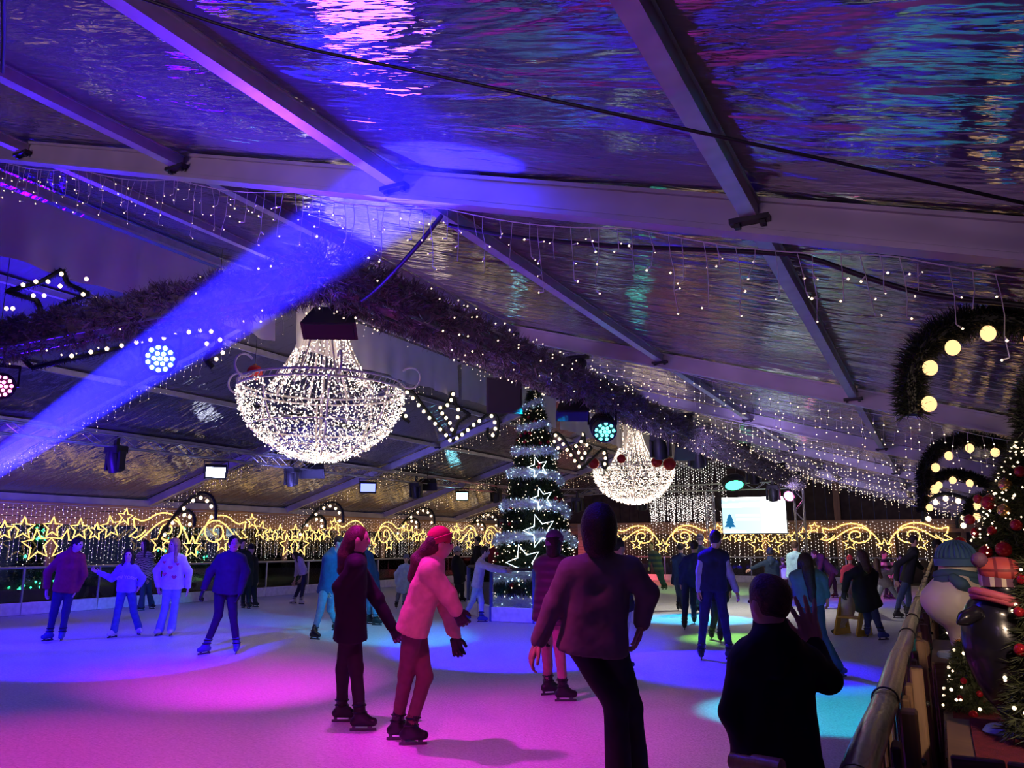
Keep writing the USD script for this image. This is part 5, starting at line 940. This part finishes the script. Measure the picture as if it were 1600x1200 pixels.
def planter():
    t = thing('stepped_planter', 'stepped wooden planter with red carpet beside the rail, carrying the figures', 'planter')
    def crate(x0, x1, y0, y1, zt, zb=0., carpet=False):
        n = max(2, int(round((x1 - x0) / .17)))
        for k in range(n):
            a, b = x0 + (x1 - x0) * k / n, x0 + (x1 - x0) * (k + 1) / n; obj('plank', bevel(((a + b) / 2, y0, (zt + zb) / 2), (b - a - .006, .03, zt - zb - .004 * (k % 2)), .006), 'wood_plank', t)
        m = max(1, int((y1 - y0) / .2))
        for k in range(m):
            a, b = y0 + (y1 - y0) * k / m, y0 + (y1 - y0) * (k + 1) / m; obj('plank', bevel((x0, (a + b) / 2, (zt + zb) / 2), (.03, b - a - .006, zt - zb), .006), 'wood_plank', t)
        obj('top_board', box2((x0 - .01, y0 - .01, zt), (x1, y1, zt + .015)), 'wood_plank', t)
        if carpet: obj('carpet', box2((x0 + carpet, y0 - .02, zt + .016), (x1, y1, zt + .024)), 'carpet_red', t)
    for k in range(9): obj('plank', bevel((-.03 + .165 * (k + .5), 3.25, .478), (.159, .035, .95 - .006 * (k % 2)), .006), 'wood_plank', t)
    crate(-.03, 2.2, 3.30, 4.75, .79, carpet=.09)
    crate(-.05, 2.2, 4.77, 6.45, .60, carpet=.04)
    crate(-.10, 2.2, 6.5, 8.0, .84)
    crate(-.08, 2.2, 8.02, 11.3, .48)
    return t
planter()
plain('bear_white', (.74, .66, .55), .45, vary=.05, scale=3); plain('knit_blue', (.07, .16, .32), .7); plain('scarf_blue', (.06, .13, .20), .7); plain('base_blue', (.30, .42, .62), .3)
plain('penguin_black', (.012, .010, .018), .22, spec=.7); plain('penguin_white', (.62, .6, .58), .35); plain('plum', (.13, .05, .10), .6); plain('beak_orange', (.7, .28, .04), .4); plain('pink_scarf', (.55, .10, .14), .6)
mat('plaid_red', {'co': ('texture_coordinate', {}), 'w1': ('wave_texture', {'bands_direction': 'x', 'scale': 5}), 'w2': ('wave_texture', {'bands_direction': 'z', 'scale': 5}), 'mx': ('math', {'math_type': 'maximum'}), 'r': ('rgb_ramp', {'ramp': [(.86, (.50, .07, .06)), (.95, (.20, .02, .03))]}), 'p': ('principled_bsdf', {'roughness': .6})},
    [('co.object', 'w1.vector'), ('co.object', 'w2.vector'), ('w1.fac', 'mx.value1'), ('w2.fac', 'mx.value2'), ('mx.value', 'r.fac'), ('r.color', 'p.base_color')])
mat('stripe_plum', {'co': ('texture_coordinate', {}), 'w1': ('wave_texture', {'bands_direction': 'x', 'scale': 7}), 'r': ('rgb_ramp', {'ramp': [(.6, (.14, .05, .10)), (.66, (.6, .48, .38))], 'interpolate': False}), 'p': ('principled_bsdf', {'roughness': .6})}, [('co.object', 'w1.vector'), ('w1.fac', 'r.fac'), ('r.color', 'p.base_color')])
I3 = np.eye(3); V = lambda *a: np.array(a, float); RR, AA, ZZ = V(_cy, _sy, 0), V(-_sy, _cy, 0), V(0, 0, 1)
def bear():
    D = 5.72; k = D / FPX; V = lambda *a: np.array(a, float) * D / 6.2; J = lambda x, y, z=0.: at(x, y, D + z)
    t = thing('polar_bear_figure', 'cream polar bear figure in a blue knit hat on skates seen from behind', 'figure')
    ax = np.array([RR, AA, ZZ])
    pr = [('e', J(1489, 940), V(.215, .22, .20), ax), ('e', J(1497, 912), V(.15, .16, .15), ax), ('c', J(1497, 955), J(1500, 1003), .12, .055), ('c', J(1506, 950, -.05), J(1503, 1003, -.02), .12, .055), ('e', J(1495, 884), V(.125, .13, .12), ax), ('e', J(1513, 893, .08), V(.07, .07, .055), ax),
          ('c', J(1502, 912, -.12), J(1528, 932, -.12), .062, .05), ('c', J(1528, 932, -.12), J(1538, 915, -.08), .05, .045), ('c', J(1452, 935, .08), J(1449, 938, .08), .05, .04)]
    obj('body', sdf(pr, .014, .05), 'bear_white', t, smooth=True)
    h = obj('knit_hat', sdf([('e', J(1494, 873), V(.130, .135, .125), ax)], .012, .02, [(J(1494, 877), ZZ)]), 'knit_blue', t, smooth=True)
    obj('ribs', cat([tube([J(1494, 873) + (RR * math.cos(a) + AA * math.sin(a)) * .133 * math.cos(b) + ZZ * .128 * math.sin(b) for b in np.linspace(.05, 1.4, 7)], .008, 4) for a in np.arange(0, 2 * PI, PI / 12)]), 'knit_blue', h, smooth=40)
    v, f = lathe([(.128, -.03), (.142, -.028), (.144, .02), (.13, .028)], 24); obj('brim', (v + J(1494, 878), f), 'knit_blue', h, smooth=40)
    s = obj('scarf', cat([tube([J(1496, 899) + (RR * math.cos(a) + AA * math.sin(a)) * .132 + ZZ * (.012 * math.sin(a * 2) + dz) for a in np.arange(0, 2 * PI, PI / 12)], .03, 7, closed=True) for dz in (.01, -.03)]), 'scarf_blue', t, smooth=True)
    obj('scarf_end', sdf([('c', J(1490, 903, -.13), J(1502, 912, -.17), .035, .04), ('c', J(1502, 912, -.17), J(1514, 922, -.16), .04, .03)], .01, .02, wob=.006), 'scarf_blue', s, smooth=True)
    for q, dz in ((1500, .02), (1504, -.08)):
        b = obj('shoe', sdf([('c', J(q - 4, 1006, dz), J(q + 14, 1008, dz), .035, .028)], .01, .02), 'beak_orange', t, smooth=True)
        obj('blade', beam(J(q - 12, 1014, dz), J(q + 22, 1014, dz), .008, .03), 'bare_metal', b)
    v, f = lathe([(0, -.03), (.14, -.03), (.15, 0), (.14, .02), (0, .02)], 24, sx=1.0, sy=.8); obj('base', (v + J(1500, 1024), f), 'base_blue', t, smooth=40)
bear()
def penguin():
    D = 3.6; k = D / FPX; J = lambda x, y, z=0.: at(x, y, D + z); ax = np.array([RR, AA, ZZ])
    t = thing('penguin_figure', 'glossy black penguin figure in a red plaid bobble hat and pink scarf', 'figure')
    lean = unit(J(1578, 1120) - J(1556, 945)); R2 = np.array([unit(np.cross(AA, lean)), AA, -lean])
    obj('body', sdf([('e', J(1563, 1020), V(.140, .15, .25), R2), ('e', J(1566, 1000), V(.135, .14, .20), R2), ('e', J(1566, 925), V(.085, .09, .09), ax), ('c', J(1572, 1085), J(1584, 1128), .07, .03), ('c', J(1584, 1100, .05), J(1597, 1128, .05), .06, .03)], .010, .05), 'penguin_black', t, smooth=True)
    obj('belly', sdf([('e', J(1564, 1022, .035), V(.138, .14, .235), R2)], .012, .02), 'penguin_white', t, smooth=True)
    for a, b, c in ((J(1524, 958, -.02), J(1508, 966, -.03), J(1499, 972, -.04)), (J(1592, 955), J(1612, 957, -.02), J(1632, 950, -.03))): obj('flipper', sdf([('c', a, b, .034, .026), ('c', b, c, .026, .014)], .008, .03), 'penguin_black', t, smooth=True)
    obj('beak', sdf([('c', J(1578, 921, .08), J(1584, 925, .15), .026, .008)], .007, .01), 'beak_orange', t, smooth=True)
    s = obj('scarf', cat([tube([J(1562 + 2 * i, 936 + 6 * i) + (RR * math.cos(a) * .105 + AA * math.sin(a) * .105 - ZZ * .035 * math.cos(a)) for a in np.arange(0, 2 * PI, PI / 14)], .019, 7, closed=True) for i in (0, 1)]), 'pink_scarf', t, smooth=True)
    obj('scarf_end', sdf([('c', J(1550, 945, .1), J(1540, 985, .13), .028, .03)], .01, .02, wob=.004), 'pink_scarf', s, smooth=True)
    h = obj('bobble_hat', sdf([('e', J(1562, 892), V(.085, .088, .055), ax), ('e', J(1568, 893), V(.075, .08, .05), ax), ('c', J(1556, 892), J(1538, 884), .045, .022)], .009, .04), 'plaid_red', t, smooth=True)
    v, f = lathe([(.075, -.03), (.088, -.028), (.090, .024), (.076, .028)], 24); obj('brim', (v @ np.array([RR, AA, ZZ]) + J(1564, 906), f), 'stripe_plum', h, smooth=40)
    obj('pompom', vf(_ball_noise(J(1530, 875), .034)), 'plum', h, smooth=True)
    v, f = lathe([(0, -.02), (.10, -.02), (.115, 0), (.10, .022), (0, .022)], 24, sx=1.3, sy=.9); obj('base', (v @ np.array([RR, AA, ZZ]) + J(1590, 1143), f), 'base_blue', t, smooth=40)
    for q, z in ((1584, 0), (1597, .05)): obj('shoe', sdf([('c', J(q - 6, 1130, z), J(q + 14, 1131, z), .022, .02)], .008, .01), 'penguin_black', t, smooth=True)
def _ball_noise(c, r):
    v, f = _I[3]; return v * (r * (1 + .12 * (meshkit.noise(v * 9, 3) - .5)))[:, None] + c, f
penguin()
def xmas_tree(c, h, r, label, nb, seed, br, baubles, pot=None, dens=2600, L=.14, zbase=0.):
    g = np.random.default_rng(seed); c = np.asarray(c, float); t = thing('baubled_fir_tree', label, 'christmas tree'); n = dens; z = h * g.uniform(.06, 1, n) ** 1.2; a = g.uniform(0, 2 * PI, n); rad = lambda z: r * (1 - z / h) ** .85 + .02
    rr = rad(z) * g.uniform(.6, 1, n); b = c + np.stack([rr * np.cos(a), rr * np.sin(a), z], 1); out = np.stack([np.cos(a), np.sin(a), -.2 + 0 * a], 1)
    obj('foliage', cat([needles(np.repeat(b, 9, 0), (out[:, None] + g.normal(0, .55, (n, 9, 3))).reshape(-1, 3), g.uniform(.6, 1.1, n * 9) * L, L * .05), lathe([(0, h * .06)] + [(float(rad(q)) * .6, q) for q in np.linspace(h * .07, h * .97, 12)] + [(0, h)], 14, c)]), 'fir_needles', t, kind='stuff')
    obj('trunk', lathe([(0, -zbase), (r * .1, -zbase), (r * .08, h * .2), (0, h * .2)], 8, c), 'wood_post', t)
    z = h * g.uniform(.05, .98, nb); a = g.uniform(0, 2 * PI, nb); rr = rad(z) * 1.03 + L * .3; obj('bulbs', many(c + np.stack([rr * np.cos(a), rr * np.sin(a), z], 1), *(_I[1] if nb < 100 else (_OV, _OF)), g.uniform(.7, 1.2, nb) * br), 'bulb_warm', t, kind='stuff')
    for px, py, pr, m in baubles:
        k = ray(px, py); k2 = k[:2] @ k[:2]; d = float((c[:2] - EYEP[:2]) @ k[:2] / k2); p = EYEP + k * d; zz = np.clip(p[2] - c[2], .02, h); q = float(rad(zz)) + L * .25; off = np.linalg.norm(p[:2] - c[:2]); back = math.sqrt(max(q * q - off * off, 0)); p = p - unit([k[0], k[1], 0]) * back; R = pr * deep(p) / FPX
        o = obj('bauble', ball(p, R, 3), m, t, smooth=True); obj('cap', lathe([(0, R * 1.15), (R * .22, R * 1.1), (R * .24, R * .9), (0, R * .88)], 8, p), 'gold_gloss', o)
    if pot: obj('pot', lathe([(0, 0), (pot * .75, 0), (pot, pot * 1.3), (pot * 1.08, pot * 1.32), (pot * 1.08, pot * 1.5), (0, pot * 1.45)], 16, c - [0, 0, zbase]), 'pot_gold', t, smooth=40)
plain('fir_needles', (.05, .06, .025), .6, vary=.45, scale=12); plain('pot_gold', (.5, .22, .08), .3, .5)
c8 = at(1622, 800, 8.4); xmas_tree((c8[0], c8[1], .64), 2.18, .98, 'big fir tree with red and gold baubles and warm lights at the right edge', 560, 81, .0145, [(1546, 786, 12, 'red_gloss'), (1571, 760, 10, 'gold_gloss'), (1569, 800, 10, 'gold_gloss'), (1568, 858, 12, 'red_gloss'), (1515, 812, 8, 'red_gloss'), (1525, 832, 8, 'red_gloss'), (1500, 848, 9, 'red_gloss'), (1502, 862, 9, 'red_gloss'), (1595, 740, 9, 'red_gloss'), (1550, 830, 7, 'red_gloss'), (1588, 822, 9, 'red_gloss'), (1528, 780, 7, 'red_gloss'), (1540, 862, 10, 'red_gloss')], dens=3000, L=.17, zbase=.14)
c5 = at(1516, 1112, 5.0); xmas_tree((c5[0], c5[1], .625), .42, .125, 'little fir tree with star lights and red baubles between the two figures', 26, 82, .010, [(1520, 1110, 7, 'red_gloss'), (1530, 1080, 5, 'red_gloss'), (1505, 1060, 5, 'red_gloss'), (1499, 1085, 4, 'red_gloss')], dens=500, L=.06)
c3 = at(1652, 1140, 3.35); xmas_tree((c3[0], c3[1], .84), .75, .17, 'fir tree in a gold pot cut off by the right edge beside the penguin', 34, 83, .0085, [(1594, 1012, 10, 'red_gloss'), (1592, 955, 8, 'red_gloss'), (1597, 905, 8, 'red_gloss')], pot=.07, dens=520, L=.085, zbase=.04)
# ---------------------------------------------------------------- blue beam of a moving head through the haze
mat('haze', {'v': ('principled_volume', {'color': (.8, .85, 1), 'density': .08, 'anisotropy': .1})}, surface=None, volume='v.volume')
B0, B1 = at(-260, 900, 11.0), at(716, 233, 5.25)
bt_ = thing('hazy_light_beam', 'deep blue shaft of light slanting through the haze on the left', 'light beam', kind='stuff')
bd = unit(B1 - B0); obj('haze', tube([B0 + bd * .25, B0 + (B1 - B0) * .5, B1], [.06, .20, .36], 20), 'haze', bt_)
moving_head(B0 - bd * .1 - np.array([0, 0, .05]), 1.2, 'moving head on the rink edge throwing the blue beam')
spot(B0 + bd * .28, B1, (.02, .015, 1), 260000, 1.75, .3, .02, name='beam_light')
